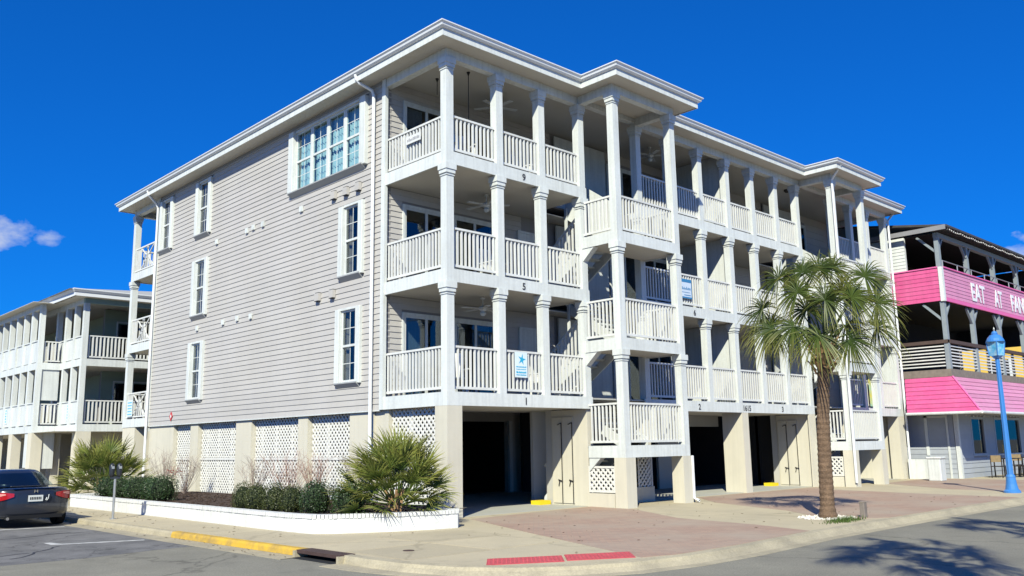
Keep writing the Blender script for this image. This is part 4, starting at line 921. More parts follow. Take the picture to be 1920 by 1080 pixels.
# palm bed: white shells and a tuft of weeds
shell = mat('white_shells', (.70, .66, .58), .8, .15, 20)
b = MB(); rg = random.Random(6)
for i in range(420):
    a = rg.uniform(0, 6.28); r = .24 + .46 * rg.random() ** .8; x = 5.02 + math.cos(a) * r * .9 - .15; y = -6.35 + math.sin(a) * r * .8; s = rg.uniform(.012, .032)
    b.add([(x - s, y, .006), (x, y - s, .006), (x + s, y, .006), (x, y + s, .006), (x + s * .2, y, .006 + s * .9)], [(0, 1, 4), (1, 2, 4), (2, 3, 4), (3, 0, 4)])
o = stuff(b.build('shell_mulch', shell)); tag(o, 'white shells scattered round the foot of the palm', 'shells')
b = MB()
for i in range(520):
    x = 4.55 + rg.gauss(0, .30) - .25; y = -7.0 + rg.gauss(0, .10); a = rg.uniform(0, 6.28); h = rg.uniform(.03, .12); w = .008; lx, ly = math.cos(a), math.sin(a)
    b.add([(x - ly * w, y + lx * w, .004), (x + ly * w, y - lx * w, .004), (x + lx * h * .6, y + ly * h * .6, h)], [(0, 1, 2)])
grass_m = leaf_mat('weed_green', (.06, .12, .02), (.13, .19, .04), (.2, .25, .06)); o = stuff(b.build('weeds', grass_m)); tag(o, 'tuft of green weeds at the kerb below the palm', 'weeds')
wp = thing('wooden_stub', 'short weathered wooden stub post beside the palm bed', 'post', (5.42, -6.88, 0)); bevel(MB().box(-.07, .07, -.05, .05, 0, .30).build('post', pine, wp), .01); MB().box(-.075, .075, -.055, .055, .3, .315).build('end_grain', mat('cut_wood', (.33, .28, .22), .9), wp)

PMT = [frond_mesh(300 + i, .58, .56, 19, 1.15, .05 + .09 * i, .06, palmetto_leaf, .030, 4, .010, jit=.05) for i in range(5)]
def palmetto(loc, n, rx, ry, h, seed, label):
    t = thing('palmetto_bush', label, 'palmetto', loc, 0, 'palmetto bushes'); rg = random.Random(seed)
    st = MB()
    for i in range(9): a = rg.uniform(0, 6.28); r = rg.uniform(0, .5); st.tube([(math.cos(a) * rx * r * .3, math.sin(a) * ry * r * .3, -.05), (math.cos(a) * rx * r, math.sin(a) * ry * r, h * .38)], [.05, .03], 6)
    st.build('stem', boot, t)
    for i in range(n):
        f = (i + .5) / n; a = i * 2.39996 + rg.uniform(-.3, .3); el = R(84 - 80 * f ** 1.1) + rg.uniform(-.15, .15); r = math.sqrt(rg.random()) * .75
        p = Vector((math.cos(a) * rx * r * .7, math.sin(a) * ry * r * .7, h * (.10 + .42 * (1 - f) * rg.uniform(.6, 1.1))))
        o = link('frond', PMT[rg.randrange(5)], t, p, (rg.uniform(.85, 1.25) * h / 1.35,) * 3)
        o.rotation_euler = (Matrix.Rotation(a, 3, 'Z') @ Matrix.Rotation(-el, 3, 'Y') @ Matrix.Rotation(rg.uniform(-.8, .8), 3, 'X')).to_euler()
palmetto((-1.88, -.70, .27), 92, .66, .58, 1.22, 1, 'big yellow green palmetto bush at the planter end beside the corner pier')
palmetto((-2.2, 15.0, .2), 110, 1.0, 1.1, 1.35, 2, 'large palmetto bush behind the parking meter at the far planter end')

def boxwood_mesh(seed, m, n=2300):
    rg = random.Random(seed); b = MB(); tv = []
    ph = [rg.uniform(0, 6.28) for _ in range(6)]
    def rad(d): return 1 + .07 * math.sin(3 * math.atan2(d.y, d.x) + ph[0]) + .06 * math.sin(5 * d.z + ph[1]) + .05 * math.sin(7 * d.x + ph[2]) * math.sin(6 * d.y + ph[3])
    for i in range(n):
        z = rg.uniform(-.55, 1); a = rg.uniform(0, 6.283); rr = math.sqrt(max(0, 1 - z * z)); d = Vector((rr * math.cos(a), rr * math.sin(a), z))
        k = rad(d) * (1 - .22 * rg.random() ** 2) + (rg.random() ** 6) * .08; p = d * k; s = rg.uniform(.035, .06)
        nd = (d + Vector((rg.gauss(0, .6), rg.gauss(0, .6), rg.gauss(0, .6)))).normalized(); u_ = nd.orthogonal().normalized(); v_ = nd.cross(u_); an = rg.uniform(0, 3.14); u2 = u_ * math.cos(an) + v_ * math.sin(an); v2 = nd.cross(u2)
        b.add([p - u2 * s, p - v2 * s * .5, p + u2 * s, p + v2 * s * .5], [(0, 1, 2, 3)]); tv += [rg.random()] * 4
    me = bpy.data.meshes.new('foliage'); me.from_pydata(b.v, [], b.f); me.materials.append(m)
    ca = me.color_attributes.new('tv', 'FLOAT_COLOR', 'POINT'); ca.data.foreach_set('color', [c for t in tv for c in (t, t, t, 1)])
    return me
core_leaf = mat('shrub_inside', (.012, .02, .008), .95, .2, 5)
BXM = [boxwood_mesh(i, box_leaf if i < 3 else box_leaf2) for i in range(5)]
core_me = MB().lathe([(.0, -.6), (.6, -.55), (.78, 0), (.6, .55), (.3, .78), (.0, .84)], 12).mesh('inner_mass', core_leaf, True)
def boxwood(x, y, rx, h, vi, label, rz):
    t = thing('boxwood_shrub', label, 'shrub', (x, y, .27), rz, 'clipped boxwoods in the planter')
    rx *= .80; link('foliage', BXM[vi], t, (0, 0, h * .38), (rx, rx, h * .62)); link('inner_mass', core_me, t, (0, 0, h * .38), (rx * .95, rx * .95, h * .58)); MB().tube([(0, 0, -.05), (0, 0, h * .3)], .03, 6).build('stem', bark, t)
BW = [(-3.15, 3.35, .33, .58, 3, 'olive clipped boxwood, first of the near row counted from the bare mulch'), (-3.15, 2.68, .36, .60, 4, 'olive boxwood, second of the near row from the bare mulch'), (-3.12, 1.95, .35, .60, 3, 'olive boxwood, third of the near row from the bare mulch'),
      (-3.1, 1.30, .36, .60, 4, 'olive boxwood, fourth of the near row from the bare mulch'), (-2.95, .58, .46, .68, 1, 'darker taller boxwood, fifth of the near row'), (-2.65, -.22, .47, .66, 0, 'dark green boxwood next to the corner palmetto, last of the near row'),
      (-2.9, 12.5, .5, .62, 2, 'dark boxwood of the far row tucked behind the parking meter'), (-2.9, 11.35, .5, .62, 0, 'dark boxwood, second of the far row from the meter'), (-2.9, 10.2, .5, .64, 1, 'dark boxwood, third of the far row from the meter'), (-2.85, 9.2, .45, .66, 2, 'dark boxwood, fourth of the far row from the meter'), (-2.9, 8.45, .52, .68, 0, 'dark boxwood at the near end of the far row, before the bare mulch')]
for i, (x, y, rx, h, vi, lb) in enumerate(BW): boxwood(x, y, rx, h, vi, lb, i * 1.3)
twig = mat('bare_twigs', (.30, .235, .20), .9, .2, 10); twig_r = mat('reddish_twigs', (.33, .20, .16), .9, .2, 10)
def bare(x, y, h, sp, seed, label, m):
    t = thing('bare_shrub', label, 'shrub', (x, y, .25), 0, 'leafless shrubs along the lattice'); rg = random.Random(seed)
    for s in range(3):
        b = MB()
        for i in range(11):
            a = rg.uniform(0, 6.28); r = rg.uniform(.15, 1) * sp; e = Vector((math.cos(a) * r, math.sin(a) * r * .6, h * rg.uniform(.65, 1.1)))
            mid = e * .45 + Vector((rg.gauss(0, .05), rg.gauss(0, .05), 0)); b.tube([(0, 0, 0), mid, e], [.008, .005, .002], 4, False)
            for j in range(4):
                q = mid.lerp(e, rg.random()); d = Vector((rg.gauss(0, .16), rg.gauss(0, .12), rg.uniform(.12, .34))); b.tube([q, q + d], [.004, .0018], 3, False)
        b.build('twigs', m, t)
for i, a in enumerate(((-.75, 13.6, 1.25, .75, 'leafless pale shrub at the far lattice by the far corner downspout'), (-.9, 11.7, 1.1, .7, 'leafless shrub before the second lattice panel'), (-.8, 7.4, 1.05, .7, 'leafless shrub before the middle wide lattice panel'), (-.8, 5.6, 1.15, .75, 'leafless reddish shrub left of the near lattice panel'), (-.75, 4.35, 1.2, .7, 'leafless reddish shrub before the near lattice panel'), (-.6, 2.6, 1.1, .6, 'leafless pale shrub between the downspout and the corner palmetto'))):
    bare(a[0], a[1], a[2], a[3], 40 + i, a[4], twig_r if 'reddish' in a[4] else twig)
fl = thing('flower_cluster', 'small red flower cluster above the far boxwood row', 'flowers', (-2.2, 9.5, .25)); b = MB(); rg = random.Random(4)
for i in range(60):
    p = Vector((rg.gauss(0, .12), rg.gauss(0, .12), .75 + rg.gauss(0, .07))); s = .03; b.add([p + Vector((s, 0, 0)), p + Vector((0, s, .01)), p + Vector((-s, 0, 0)), p + Vector((0, -s, .015))], [(0, 1, 2, 3)])
b.build('petals', mat('red_petals', (.65, .06, .07), .6), fl); MB().tube([(0, 0, 0), (0, 0, .75)], .012, 5).build('stem', twig, fl)

# ================================================================== STREET FURNITURE
mt = thing('parking_meter', 'grey double headed parking meter on the side street pavement', 'parking meter', (-4.78, 6.67, 0))
MB().tube([(0, 0, 0), (0, 0, .95)], .028, 10).build('pole', galv, mt); MB().tube([(0, 0, 0), (0, 0, .03)], .07, 12).build('base', galv, mt); mh_m = mat('meter_grey', (.045, .05, .06), .4, .1, 6, metal=.4)
MB().bar((-.10, .04, .97), (.10, -.04, .97), .06, .05).build('yoke', mh_m, mt)
for s in (-1, 1):
    hd = MB().tube([(s * .075, -s * .03, .99), (s * .075, -s * .03, 1.05), (s * .075, -s * .03, 1.20), (s * .075, -s * .03, 1.27), (s * .075, -s * .03, 1.31)], [.04, .058, .064, .055, .02], 12).build('meter_head', mh_m, mt, True)
    MB().box(s * .075 - .03, s * .075 + .03, -s * .03 - .07, -s * .03 - .06, 1.18, 1.24).build('display', mat('meter_glass', (.35, .38, .4), .15), hd)
bluep = mat('lamp_blue', (.055, .22, .58), .35, .06, 4, coat=.3)
lp = thing('street_lamp', 'blue street lamp post with lantern head before the pink restaurant', 'street lamp', (15.71, -6.45, 0))
MB().lathe([(.23, 0), (.23, .05), (.175, .10), (.145, .25), (.125, .42), (.13, .46), (.10, .52)], 20).build('base', bluep, lp, False)
b = MB(); n = 16; zs = (.50, 2.0, 3.6, 3.9)
for i, z in enumerate(zs):
    rr = .090 - .030 * (z - .5) / 3.4
    for k in range(n): a = 2 * math.pi * k / n; b.v.append(((rr - (.010 if k % 2 else 0)) * math.cos(a), (rr - (.010 if k % 2 else 0)) * math.sin(a), z))
for i in range(3):
    for k in range(n): b.f.append((i * n + k, i * n + (k + 1) % n, (i + 1) * n + (k + 1) % n, (i + 1) * n + k))
b.build('pole', bluep, lp)
lens = mat('lantern_panel', (.09, .42, .72), .3, .25, 9, col2=(.55, .72, .82), c2scale=5, c2amt=.7)
MB().tube([(0, 0, 3.88), (0, 0, 3.95), (0, 0, 3.96)], [.10, .17, .17], 4).build('lantern_base', bluep, lp)
hd = MB(); 
for r, z in ((.165, 3.96), (.205, 4.37)):
    for k in range(4): a = R(45 + 90 * k - 20); hd.v.append((r * 1.18 * math.cos(a), r * 1.18 * math.sin(a), z))
hd.f = [(0, 1, 5, 4), (1, 2, 6, 5), (2, 3, 7, 6), (3, 0, 4, 7)]
hd.build('lantern', lens, lp); fr = MB()
for k in range(4): a = R(45 + 90 * k - 20); fr.bar((.165 * 1.19 * math.cos(a), .165 * 1.19 * math.sin(a), 3.96), (.205 * 1.19 * math.cos(a), .205 * 1.19 * math.sin(a), 4.37), .022)
fr.build('lantern_frame', bluep, lp); MB().lathe([(.25, 4.37), (.25, 4.40), (.22, 4.47), (.14, 4.57), (.08, 4.60), (.09, 4.62), (.06, 4.68), (.02, 4.70)], 20).build('cap', bluep, lp, False); MB().lathe([(.02, 4.70), (.025, 4.76), (.0, 4.82)], 10).build('finial', galv, lp)

# ================================================================== CAR
navy_car = mat('car_paint_navy', (.026, .030, .042), .28, .05, 3, spec=.5, metal=.3, coat=.8)
carlow = mat('car_trim_black', (.008, .008, .009), .6); tyre = mat('tyre', (.012, .012, .012), .85); rim = mat('alloy', (.4, .41, .42), .3, .05, 4, metal=.9)
tail = mat('tail_light', (.42, .012, .015), .15, .05, 5, coat=.8); taillit = mat('tail_reflector', (.75, .30, .25), .1, .1, 30, coat=.8); plate_m = mat('plate', (.62, .64, .62), .5); chrome = mat('chrome', (.7, .72, .74), .12, .03, 4, metal=1)
OUT = [(0, -.02), (.35, -.0), (.60, .05), (.76, .15), (.84, .32), (.865, .7), (.875, 1.3), (.875, 2.6), (.865, 3.4), (.83, 3.95), (.72, 4.25), (.45, 4.40), (0, 4.45)]
def outline(full=True):
    pts = OUT + [(-x, y) for x, y in reversed(OUT[1:-1])]; return pts
def offs(pts, d):
    n = len(pts); out = []
    for i in range(n):
        a = Vector(pts[i - 1]); b_ = Vector(pts[(i + 1) % n]); t = (b_ - a).normalized(); out.append((pts[i][0] + t.y * d, pts[i][1] - t.x * d))
    return out
def loft(levels, cap=True):
    b = MB(); n = len(levels[0][0])
    for pts, z in levels:
        for p in pts: b.v.append((p[0], p[1], z if not callable(z) else z(p)))
    for i in range(len(levels) - 1):
        for k in range(n): b.f.append((i * n + k, i * n + (k + 1) % n, (i + 1) * n + (k + 1) % n, (i + 1) * n + k))
    if cap: b.f.append(tuple(reversed(range(n)))); b.f.append(tuple(range((len(levels) - 1) * n, len(levels) * n)))
    return b
def belt(p):     # shoulder height along the car
    y = p[1]
    return .86 + .05 * max(0, 1 - y / .9) - .14 * max(0, (y - 3.0) / 1.45) ** 1.2
def car(loc, rz, label):
    t = thing('parked_car', label, 'car', loc, rz, 'cars parked on the side street'); o_ = outline()
    lv = [(offs(o_, -.10), .20), (offs(o_, -.03), .27), (offs(o_, .0), .42), (offs(o_, -.004), .56), (offs(o_, -.012), lambda p: belt(p) - .14), (offs(o_, -.03), lambda p: belt(p) - .05), (offs(o_, -.075), lambda p: belt(p)), (offs(o_, -.30), lambda p: belt(p) + .025)]
    body = loft(lv); o = body.build('body', navy_car, t, True)
    md = o.modifiers.new('sub', 'SUBSURF'); md.levels = 1; md.render_levels = 1
    # cabin
    gh0 = [(0, .62), (.45, .66), (.68, .82), (.745, 1.35), (.745, 2.6), (.70, 3.05), (.45, 3.25), (0, 3.30)]; gh1 = [(0, 1.38), (.30, 1.42), (.45, 1.52), (.515, 1.80), (.515, 2.15), (.46, 2.38), (.30, 2.46), (0, 2.48)]
    full = lambda g: g + [(-x, y) for x, y in reversed(g[1:-1])]
    mixg = lambda f: [(a[0] + (b_[0] - a[0]) * f, a[1] + (b_[1] - a[1]) * f) for a, b_ in zip(full(gh0), full(gh1))]
    cb = loft([(mixg(0), .84), (mixg(.35), 1.0), (mixg(.75), 1.18), (mixg(1.0), 1.275), ([(x * .75, 1.93 + (y - 1.93) * .8) for x, y in mixg(1)], 1.325)]); o = cb.build('cabin', navy_car, t, True)
    md = o.modifiers.new('sub', 'SUBSURF'); md.levels = 1; md.render_levels = 1
    gp = lambda a, b_: None
    # rear window, side windows : patches standing just proud of the cabin
    def patch(name, i0, i1, f0, f1, m, e=.012):
        A = [mixg(f) for f in (f0, (f0 + f1) / 2, f1)]; zz = [.84 + .435 * f for f in (f0, (f0 + f1) / 2, f1)]
        b2 = MB(); idx = list(range(i0, i1 + 1)); n = len(mixg(0)); ctr = Vector((0, 1.93))
        for pts, z in zip(A, zz):
            for i in idx:
                p = Vector(pts[i % n]); d = (p - ctr).normalized(); b2.v.append((p.x + d.x * e, p.y + d.y * e, z + e * .6))
        w = len(idx)
        for r_ in range(2):
            for k in range(w - 1): b2.f.append((r_ * w + k, r_ * w + k + 1, (r_ + 1) * w + k + 1, (r_ + 1) * w + k))
        return b2.build(name, m, t, True)
    n = len(mixg(0)); patch('rear_window', n - 2, n + 2, .16, .88, car_glass_d); patch('side_window', 3, 4, .22, .85, car_glass_d); patch('side_window', n - 4, n - 3, .22, .85, car_glass_d); patch('windscreen', 5, 9, .12, .9, car_glass_d)
    # tail lights wrapped round the rear corners
    for s in (-1, 1):
        seg = [(.44, .012), (.60, .05), (.76, .15), (.84, .32), (.862, .52)]; zl = [.72, .66, .62, .63, .70]; zh = [.79, .815, .825, .815, .78]; b2 = MB(); o2 = offs([(0, -.02)] + seg + [(.87, .8)], .012)[1:-1]
        for (x, y_), a, c in zip(o2, zl, zh): b2.v += [(s * x, y_, a), (s * x, y_ + .006, c)]
        for k in range(4): b2.f.append((2 * k, 2 * k + 2, 2 * k + 3, 2 * k + 1))
        tl = b2.build('tail_light', tail, t, True); b3 = MB(); o3 = offs([(0, -.02)] + seg + [(.87, .8)], .018)[1:-1]
        for (x, y_), a, c in list(zip(o3, zl, zh))[1:4]: b3.v += [(s * x, y_, a + .10), (s * x, y_ + .004, c - .03)]
        for k in range(2): b3.f.append((2 * k, 2 * k + 2, 2 * k + 3, 2 * k + 1))
        b3.build('reflector', taillit, tl)
    MB().bar((-.52, .02, .955), (.52, .02, .955), .10, .018).build('spoiler_lip', navy_car, t)
    MB().box(-.155, .155, -.040, -.022, .60, .74).build('number_plate', plate_m, t); pb = MB()
    for i in range(7): pb.box(-.12 + i * .036, -.098 + i * .036, -.044, -.041, .64, .70)
    pb.build('plate_characters', MATS['car_trim_black'], t)
    MB().bar((-.035, -.025, .80), (-.028, -.03, .86), .012).bar((.035, -.025, .80), (.028, -.03, .86), .012).bar((-.03, -.028, .83), (.03, -.028, .83), .012).build('emblem', chrome, t)
    MB().tube([(.24, -.036, .61), (.27, -.036, .66), (.28, -.036, .75)], .008, 5).tube([(.22, -.036, .62), (.24, -.036, .68)], .012, 5).build('sticker', white, t)
    MB().box(-.60, .60, -.012, .02, .22, .30).build('rear_valance', carlow, t); MB().tube([(-.55, -.03, .24), (-.55, .1, .24)], .035, 10).build('exhaust', chrome, t)
    for x in (-.78, .78):
        for y_ in (.92, 3.55):
            w = MB().tube([(x - .10, y_, .31), (x + .10, y_, .31)], .31, 24).build('wheel', tyre, t, False); MB().tube([(x + (.085 if x > 0 else -.105), y_, .31), (x + (.105 if x > 0 else -.085), y_, .31)], .20, 20).build('rim', rim, w)
            MB().tube([(x - .08, y_, .33), (x + .02 if x > 0 else x + .08, y_, .33)], .36, 20).build('wheel_arch', carlow, w)
    for s in (-1, 1): MB().box(s * .90 - .09, s * .90 + .09, 2.72, 2.82, .88, 1.0).build('mirror', navy_car, t)
car_glass_d = car_glass
car((-6.34, 7.25, RZ), R(0), 'dark navy two door coupe parked at the kerb, rear towards the camera')
car((-9.9, 2.2, RZ), R(0), 'dark coupe parked across the lane whose shadow reaches the left edge')

# ================================================================== PINK RESTAURANT
pinkm = mat('hot_pink_boards', (.68, .105, .285), .55, .08, 2, rnd=.07, streak=.10, col2=(.70, .18, .35), c2scale=1.2, c2amt=.4); pinkf = mat('pale_pink_boards', (.68, .27, .43), .5, .08, 2, rnd=.07, streak=.10, col2=(.70, .36, .49), c2scale=1.2, c2amt=.4); pinkt = mat('pink_trim', (.80, .16, .40), .5, .04, 3)  # street-facing boards get a paler pink than the side-facing ones
greyb = mat('bluegrey_boards', (.40, .43, .47), .6, .05, 3, rnd=.03); postm = mat('weathered_blue_grey', (.27, .31, .34), .7, .1, 5)
rs = thing('restaurant_building', 'hot pink and grey two deck restaurant with large white lettering on its band', 'building', (0, 0, 0))
X0, Y0, X1 = 24.83, -1.79, 37.0
def rbox(name, m, *b): return part(rs, name, m, *b)
gw = [(26.4, 27.75, .95, 2.35), (29.1, 30.35, .9, 2.35), (30.5, 32.2, .9, 2.35), (33.4, 34.6, .9, 2.35)]
w1 = wall_core(rs, core_m, 'x', Y0 + .03, .15, X0 + .05, X1, 0, 3.0, gw, 'front_wall'); clapboards(w1, greyb, 'x', Y0 + .03, X0 + .16, X1, 0, 2.7, [(a - .1, b_ + .1, c - .1, d + .1) for a, b_, c, d in gw], expo=.19)
w2 = wall_core(rs, core_m, 'y', X0 + .03, .15, Y0 + .2, 8, 0, 4.05, [], 'side_wall'); clapboards(w2, greyb, 'y', X0 + .03, Y0 + .16, 1.2, 0, 2.7, expo=.19)
rbox('corner_board', white, (X0 - .02, X0 + .15, Y0 - .02, Y0 + .13, 0, 2.72)); rbox('door_casing', white, (X0 - .015, X0 + .02, -.62, -.5, .9, 2.5), (X0 - .015, X0 + .02, Y0 + .36, Y0 + .44, .0, 2.5), (X0 - .015, X0 + .02, Y0 + .44, -.5, 2.42, 2.5))
for (a, b_, c, d) in gw:
    w = MB().box(a, b_, Y0 + .19, Y0 + .21, c, d).build('window', dark_in, rs); MB().box(a - .1, b_ + .1, Y0 - .0, Y0 + .03, c - .1, c).box(a - .1, b_ + .1, Y0, Y0 + .03, d, d + .1).box(a - .1, a, Y0, Y0 + .03, c, d).box(b_, b_ + .1, Y0, Y0 + .03, c, d).build('frame', mat('bluegrey_trim', (.40, .46, .52), .6), w)
    MB().box(a, b_, Y0 + .08, Y0 + .085, c, d).build('pane', glass_r, w)
# mansard awning
AW, AX = 1.35, 1.25; zb, zt_ = 2.59, 4.05; nrow = 8
for i in range(nrow):
    f0, f1 = i / nrow, (i + 1) / nrow; z0, z1 = zb + (zt_ - zb) * f0, zb + (zt_ - zb) * f1; ya, yb = Y0 - AW * (1 - f0), Y0 - AW * (1 - f1); xa, xb = X0 - AX * (1 - f0), X0 - AX * (1 - f1)
    MB().add([(xa, ya - .03, z0), (X1, ya - .03, z0), (X1, yb, z1), (xb, yb, z1), (xa, ya + .02, z0), (X1, ya + .02, z0), (X1, yb + .03, z1), (xb, yb + .03, z1)], [(0, 1, 2, 3), (4, 7, 6, 5), (0, 4, 5, 1), (3, 2, 6, 7), (0, 3, 7, 4), (1, 5, 6, 2)]).build('awning_board', pinkf, rs)
    MB().add([(xa - .03, ya, z0), (xa - .03, -.38 + .5 * f0, z0), (xb, -.38 + .5 * f1, z1), (xb, yb, z1), (xa + .02, ya, z0), (xa + .02, -.38 + .5 * f0, z0), (xb + .03, -.38 + .5 * f1, z1), (xb + .03, yb, z1)], [(0, 3, 2, 1), (4, 5, 6, 7), (0, 1, 5, 4), (3, 7, 6, 2), (0, 4, 7, 3), (1, 2, 6, 5)]).build('awning_board', pinkm, rs)
MB().bar((X0 - AX - .02, Y0 - AW - .02, zb), (X0 - .02, Y0 - .02, zt_), .06, .05).build('hip_trim', pinkt, rs)
MB().tube([(X0 - AX - .06, -.36, zb - .03), (X0 - AX - .06, Y0 - AW - .07, zb - .04)], .055, 8).tube([(X0 - AX - .06, Y0 - AW - .07, zb - .04), (X1, Y0 - AW - .07, zb - .05)], .055, 8).build('gutter', white, rs)
rbox('awning_soffit', ceil_m, (X0 - AX, X1, Y0 - AW, Y0 - .0, zb - .03, zb - .02), (X0 - AX, X0, Y0, -.36, zb - .03, zb - .02))
# lower deck
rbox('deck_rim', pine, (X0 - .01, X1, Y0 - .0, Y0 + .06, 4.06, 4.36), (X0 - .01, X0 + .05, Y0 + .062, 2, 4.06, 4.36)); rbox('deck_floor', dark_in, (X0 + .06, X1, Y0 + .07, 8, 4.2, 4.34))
for zz in range(7):
    z = 4.48 + zz * .135; rbox('rail_slat', white_b, (X0 + .06, X0 + .09, Y0 + .1, 1.5, z, z + .05)); rbox('rail_slat', white_b, (X0 + .1, X1, Y0 + .06, Y0 + .09, z, z + .05))
rbox('rail_cap', brownwood, (X0 - .02, X0 + .15, Y0 + .02, 1.5, 5.42, 5.56), (X0 + .152, X1, Y0 - .02, Y0 + .15, 5.42, 5.56))
px = (24.85, 27.95, 31.2, 34.4)
for i, x in enumerate(px):
    for (z0, z1) in ((4.05, 7.15), (8.57, 10.02)):
        p_ = MB().box(x, x + .20, Y0 - .03 + .05, Y0 + .19, z0 if z0 > 5 else 4.06, z1).build('post', postm, rs)
        z_ = z1 - .75
        for s in (-1, 1):
            if i or s > 0: MB().bar((x + .1, Y0 + .1, z_), (x + .1 + s * .6, Y0 + .1, z1 - .05), .09, .09).build('brace', postm, p_)
        if i == 0: MB().bar((x + .1, Y0 + .2, z_), (x + .1, Y0 + .9, z1 - .05), .09, .09).build('brace', postm, p_)
    if i: rbox('rail_post', pine, (x - 1.6, x - 1.5, Y0 + .1, Y0 + .2, 4.36, 5.42))
# pink band
clapboards(rs, pinkm, 'y', X0 - .01, Y0 + .12, 1.5, 7.17, 8.55, expo=.172, depth=.022, name='pink_board'); clapboards(rs, pinkf, 'x', Y0 + .0, X0 + .12, X1, 7.32, 8.55, expo=.155, depth=.022, name='pink_board')
rbox('band_backing', pinkt, (X0 + .0, X0 + .1, Y0 + .12, 1.5, 7.18, 8.54), (X0 + .12, X1, Y0 + .002, Y0 + .1, 7.18, 8.54)); rbox('band_bottom_trim', pinkt, (X0 + .12, X1, Y0 - .05, Y0 - .002, 7.15, 7.30)); rbox('corner_board', white, (X0 - .05, X0 + .115, Y0 - .05, Y0 + .115, 7.14, 8.58)); rbox('band_cap', pinkt, (X0 + .12, X1, Y0 - .06, Y0 + .12, 8.552, 8.60), (X0 - .06, X0 + .12, Y0 + .12, 1.5, 8.552, 8.60))
lm = mat('sign_white_letters', (.85, .85, .88), .5)
for word, wa, wb in (('EAT', 27.95, 29.55), ('AT', 30.75, 31.75), ('FANN', 33.0, 35.5)):
  me = text_mesh(word, 1.0, .01, .018); me.materials.clear(); me.materials.append(lm)
  xs_ = [v.co.x for v in me.vertices]; ysn = [v.co.y for v in me.vertices]; wx_ = max(xs_) - min(xs_); hz_ = max(ysn) - min(ysn)
  sxx = (wb - wa) / wx_; szz = .80 / hz_
  link('band_lettering', me, rs, (wa - min(xs_) * sxx, Y0 - .034, 7.48), (sxx, szz, 1), (math.pi / 2, 0, 0))
# upper deck
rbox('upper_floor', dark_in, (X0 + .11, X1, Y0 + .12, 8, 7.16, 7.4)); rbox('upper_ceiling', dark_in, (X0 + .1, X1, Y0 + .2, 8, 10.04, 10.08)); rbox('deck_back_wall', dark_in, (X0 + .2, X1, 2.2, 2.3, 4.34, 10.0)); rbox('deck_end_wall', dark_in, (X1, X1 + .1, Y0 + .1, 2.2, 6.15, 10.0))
ur = MB(); ur.tube([(X0 + .3, Y0 + .03, 8.88), (X1, Y0 + .03, 8.88)], .022, 6)
ur.build('pipe_rail', galv, rs)
for i in range(8): MB().tube([(X0 + .3 + i * 1.6, Y0 + .03, 8.6), (X0 + .3 + i * 1.6, Y0 + .03, 8.89)], .025, 6).build('rail_stanchion', galv, rs)
wwl = rbox('white_gable_wall', white, (X0 + .03, X0 + .15, -.38, 4, 8.6, 10.05)); clapboards(wwl, white, 'y', X0 + .03, -.38, 1.5, 8.6, 10.05, expo=.145)
rbox('roof_beam', postm, (X0 - .0, X1, Y0 + .0, Y0 + .2, 9.85, 10.04)); darkr = mat('dark_roof_metal', (.07, .065, .06), .6, .2, 5); rbox('roof_edge', mat('roof_fascia_grey', (.28, .28, .29), .6), (X0 - .35, X0 - .3, Y0 - .45, 4, 10.05, 10.24))
MB().add([(X0 - .3, Y0 - .5, 10.15), (X1, Y0 - .5, 10.15), (X1, 4, 11.2), (X0 - .3, 4, 11.2), (X0 - .3, Y0 - .5, 10.24), (X1, Y0 - .5, 10.24), (X1, 4, 11.3), (X0 - .3, 4, 11.3)], [(0, 3, 2, 1), (4, 5, 6, 7), (0, 1, 5, 4), (1, 2, 6, 5), (2, 3, 7, 6), (3, 0, 4, 7)]).build('roof', darkr, rs)
for i in range(36):
    x = X0 - .1 + i * .34; MB().bar((x, Y0 - .48, 10.08), (x, Y0 + .2, 10.12), .06, .1).build('rafter_tail', darkr, rs)
lb = mat('string_bulb', (.7, .7, .66), .2)
b = MB()
for i in range(60): x = X0 + i * .2; b.lathe([(.0, -.06), (.03, -.03), (.012, 0)], 6, (x, Y0 - .5, 10.08 - .05 * abs(math.sin(i * .5))))
stuff(b.build('string_bulbs', lb, rs)); b = MB()
for i in range(30): x = X0 + .2 + i * .4; b.lathe([(.0, -.06), (.03, -.03), (.012, 0)], 6, (x, Y0 - .3, 2.52 - .04 * abs(math.sin(i * .7))))
stuff(b.build('string_bulbs', lb, rs))
# low white wall, bin, tables
tag(part(None, 'low_wall', white, (23.9, 24.0, -1.45, -.1, 0, .78)), 'low white wall between the apartment building and the restaurant', 'wall')
bn = thing('waste_bin', 'white upright waste bin beside the low white wall', 'bin', (22.55, -1.72, 0)); bevel(MB().box(-.24, .24, -.24, .24, 0, .82).build('body', white, bn), .02); bevel(MB().box(-.27, .27, -.27, .27, .82, .90).build('lid', white, bn), .02)
tabm = mat('table_dark', (.03, .025, .022), .5, .1, 5)
def table(x, y, label):
    t = thing('outdoor_table', label, 'table', (x, y, 0), 0, 'tables outside the restaurant'); MB().box(-.65, .65, -.35, .35, .72, .75).build('table_top', tabm, t)
    for sx_ in (-.55, .55):
        for sy_ in (-.28, .28): MB().bar((sx_, sy_, 0), (sx_, sy_, .72), .04).build('leg', tabm, t)
def chair(x, y, rz, label):
    t = thing('outdoor_chair', label, 'chair', (x, y, 0), rz, 'chairs outside the restaurant'); MB().box(-.21, .21, -.2, .2, .43, .46).build('seat', tabm, t); MB().box(-.2, .2, .2, .225, .62, .88).build('backrest', mat('chair_wicker', (.30, .22, .12), .8, .2, 14), t)
    for sx_ in (-.2, .2):
        MB().bar((sx_, -.2, 0), (sx_, -.17, .44), .03).build('leg', tabm, t); MB().bar((sx_, .24, 0), (sx_, .21, .88), .03).build('leg', tabm, t)
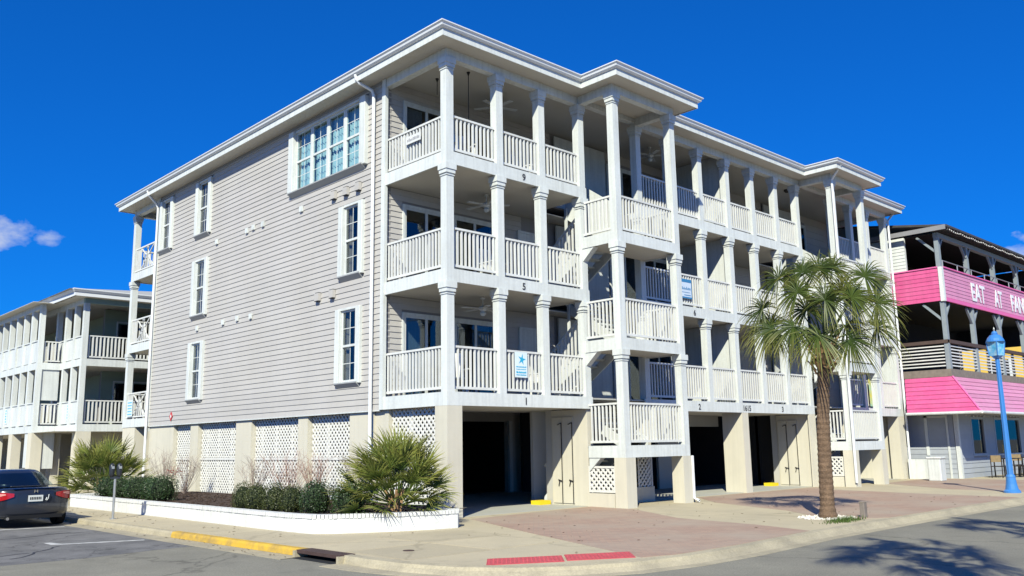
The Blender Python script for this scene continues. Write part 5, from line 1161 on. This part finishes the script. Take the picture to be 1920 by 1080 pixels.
table(27.0, -2.75, 'dark outdoor table nearest the restaurant corner'); table(29.3, -2.75, 'dark outdoor table under the restaurant window beyond the lamp'); table(31.6, -2.75, 'dark outdoor table furthest along the restaurant front')
ch = [(26.2, -2.7, R(90), 'dark outdoor chair at the outer end of the nearest table'), (26.8, -3.35, R(180), 'dark outdoor chair on the street side of the nearest table, left'), (27.4, -3.35, R(180), 'dark outdoor chair on the street side of the nearest table, right'), (28.25, -2.7, R(-80), 'dark outdoor chair between the nearest and second table'), (29.0, -3.35, R(170), 'dark outdoor chair on the street side of the second table, left'), (29.7, -3.35, R(190), 'dark outdoor chair on the street side of the second table, right'), (31.3, -3.35, R(180), 'dark outdoor chair on the street side of the furthest table')]
for a in ch: chair(*a)
# yellow building beyond
yel = mat('yellow_stucco', (.78, .52, .10), .8, .05, 2)
yb_ = thing('yellow_building', 'yellow stucco building seen through the restaurant deck', 'building', (48, -2, 0))
MB().box(0, 14, 0, 20, 0, 8.0).build('wall', yel, yb_); MB().box(-.4, 14.4, -.4, 20.4, 8.0, 8.3).build('roof', roofm, yb_)
for yy in (2.2, 5.2, 8.2):
    for zz in (1.2, 4.9):
        w = MB().box(-.06, -.01, yy, yy + 1.0, zz, zz + 1.5).build('window', dark_in, yb_); MB().box(-.09, -.02, yy - .22, yy, zz - .1, zz + 1.6).box(-.09, -.02, yy + 1.0, yy + 1.22, zz - .1, zz + 1.6).build('frame', white, w)
for xx in (1, 4.5, 8):
    w = MB().box(xx, xx + 1.2, -.06, -.01, 4.9, 6.4).build('window', dark_in, yb_); MB().box(xx - .2, xx, -.09, -.02, 4.8, 6.5).box(xx + 1.2, xx + 1.4, -.09, -.02, 4.8, 6.5).build('frame', white, w)

# ---- dry leaves and grit blown over the paving and into the gutter
leafm = mat('dry_leaf', (.16, .11, .06), .9, .3, 30)
b = MB(); rg = random.Random(77)
for i in range(260):
    k = rg.random()
    if k < .45: x, y, z = rg.uniform(-3, 14), rg.uniform(-7.0, -.6), .010
    elif k < .75: x, y, z = -5.35 + rg.gauss(0, .10), rg.uniform(-2.6, 12), RZ + .016
    else: x, y, z = rg.uniform(-4.8, -3.9), rg.uniform(-1, 13), .014
    a = rg.uniform(0, 6.28); l = rg.uniform(.015, .045); c, d = math.cos(a), math.sin(a)
    b.add([(x - c * l, y - d * l, z), (x + d * l * .4, y - c * l * .4, z + .008), (x + c * l, y + d * l, z + .004), (x - d * l * .4, y + c * l * .4, z + .012)], [(0, 1, 2, 3)])
tag(stuff(b.build('leaf_litter', leafm)), 'dry leaves scattered over the pavement and along the gutter', 'leaves')
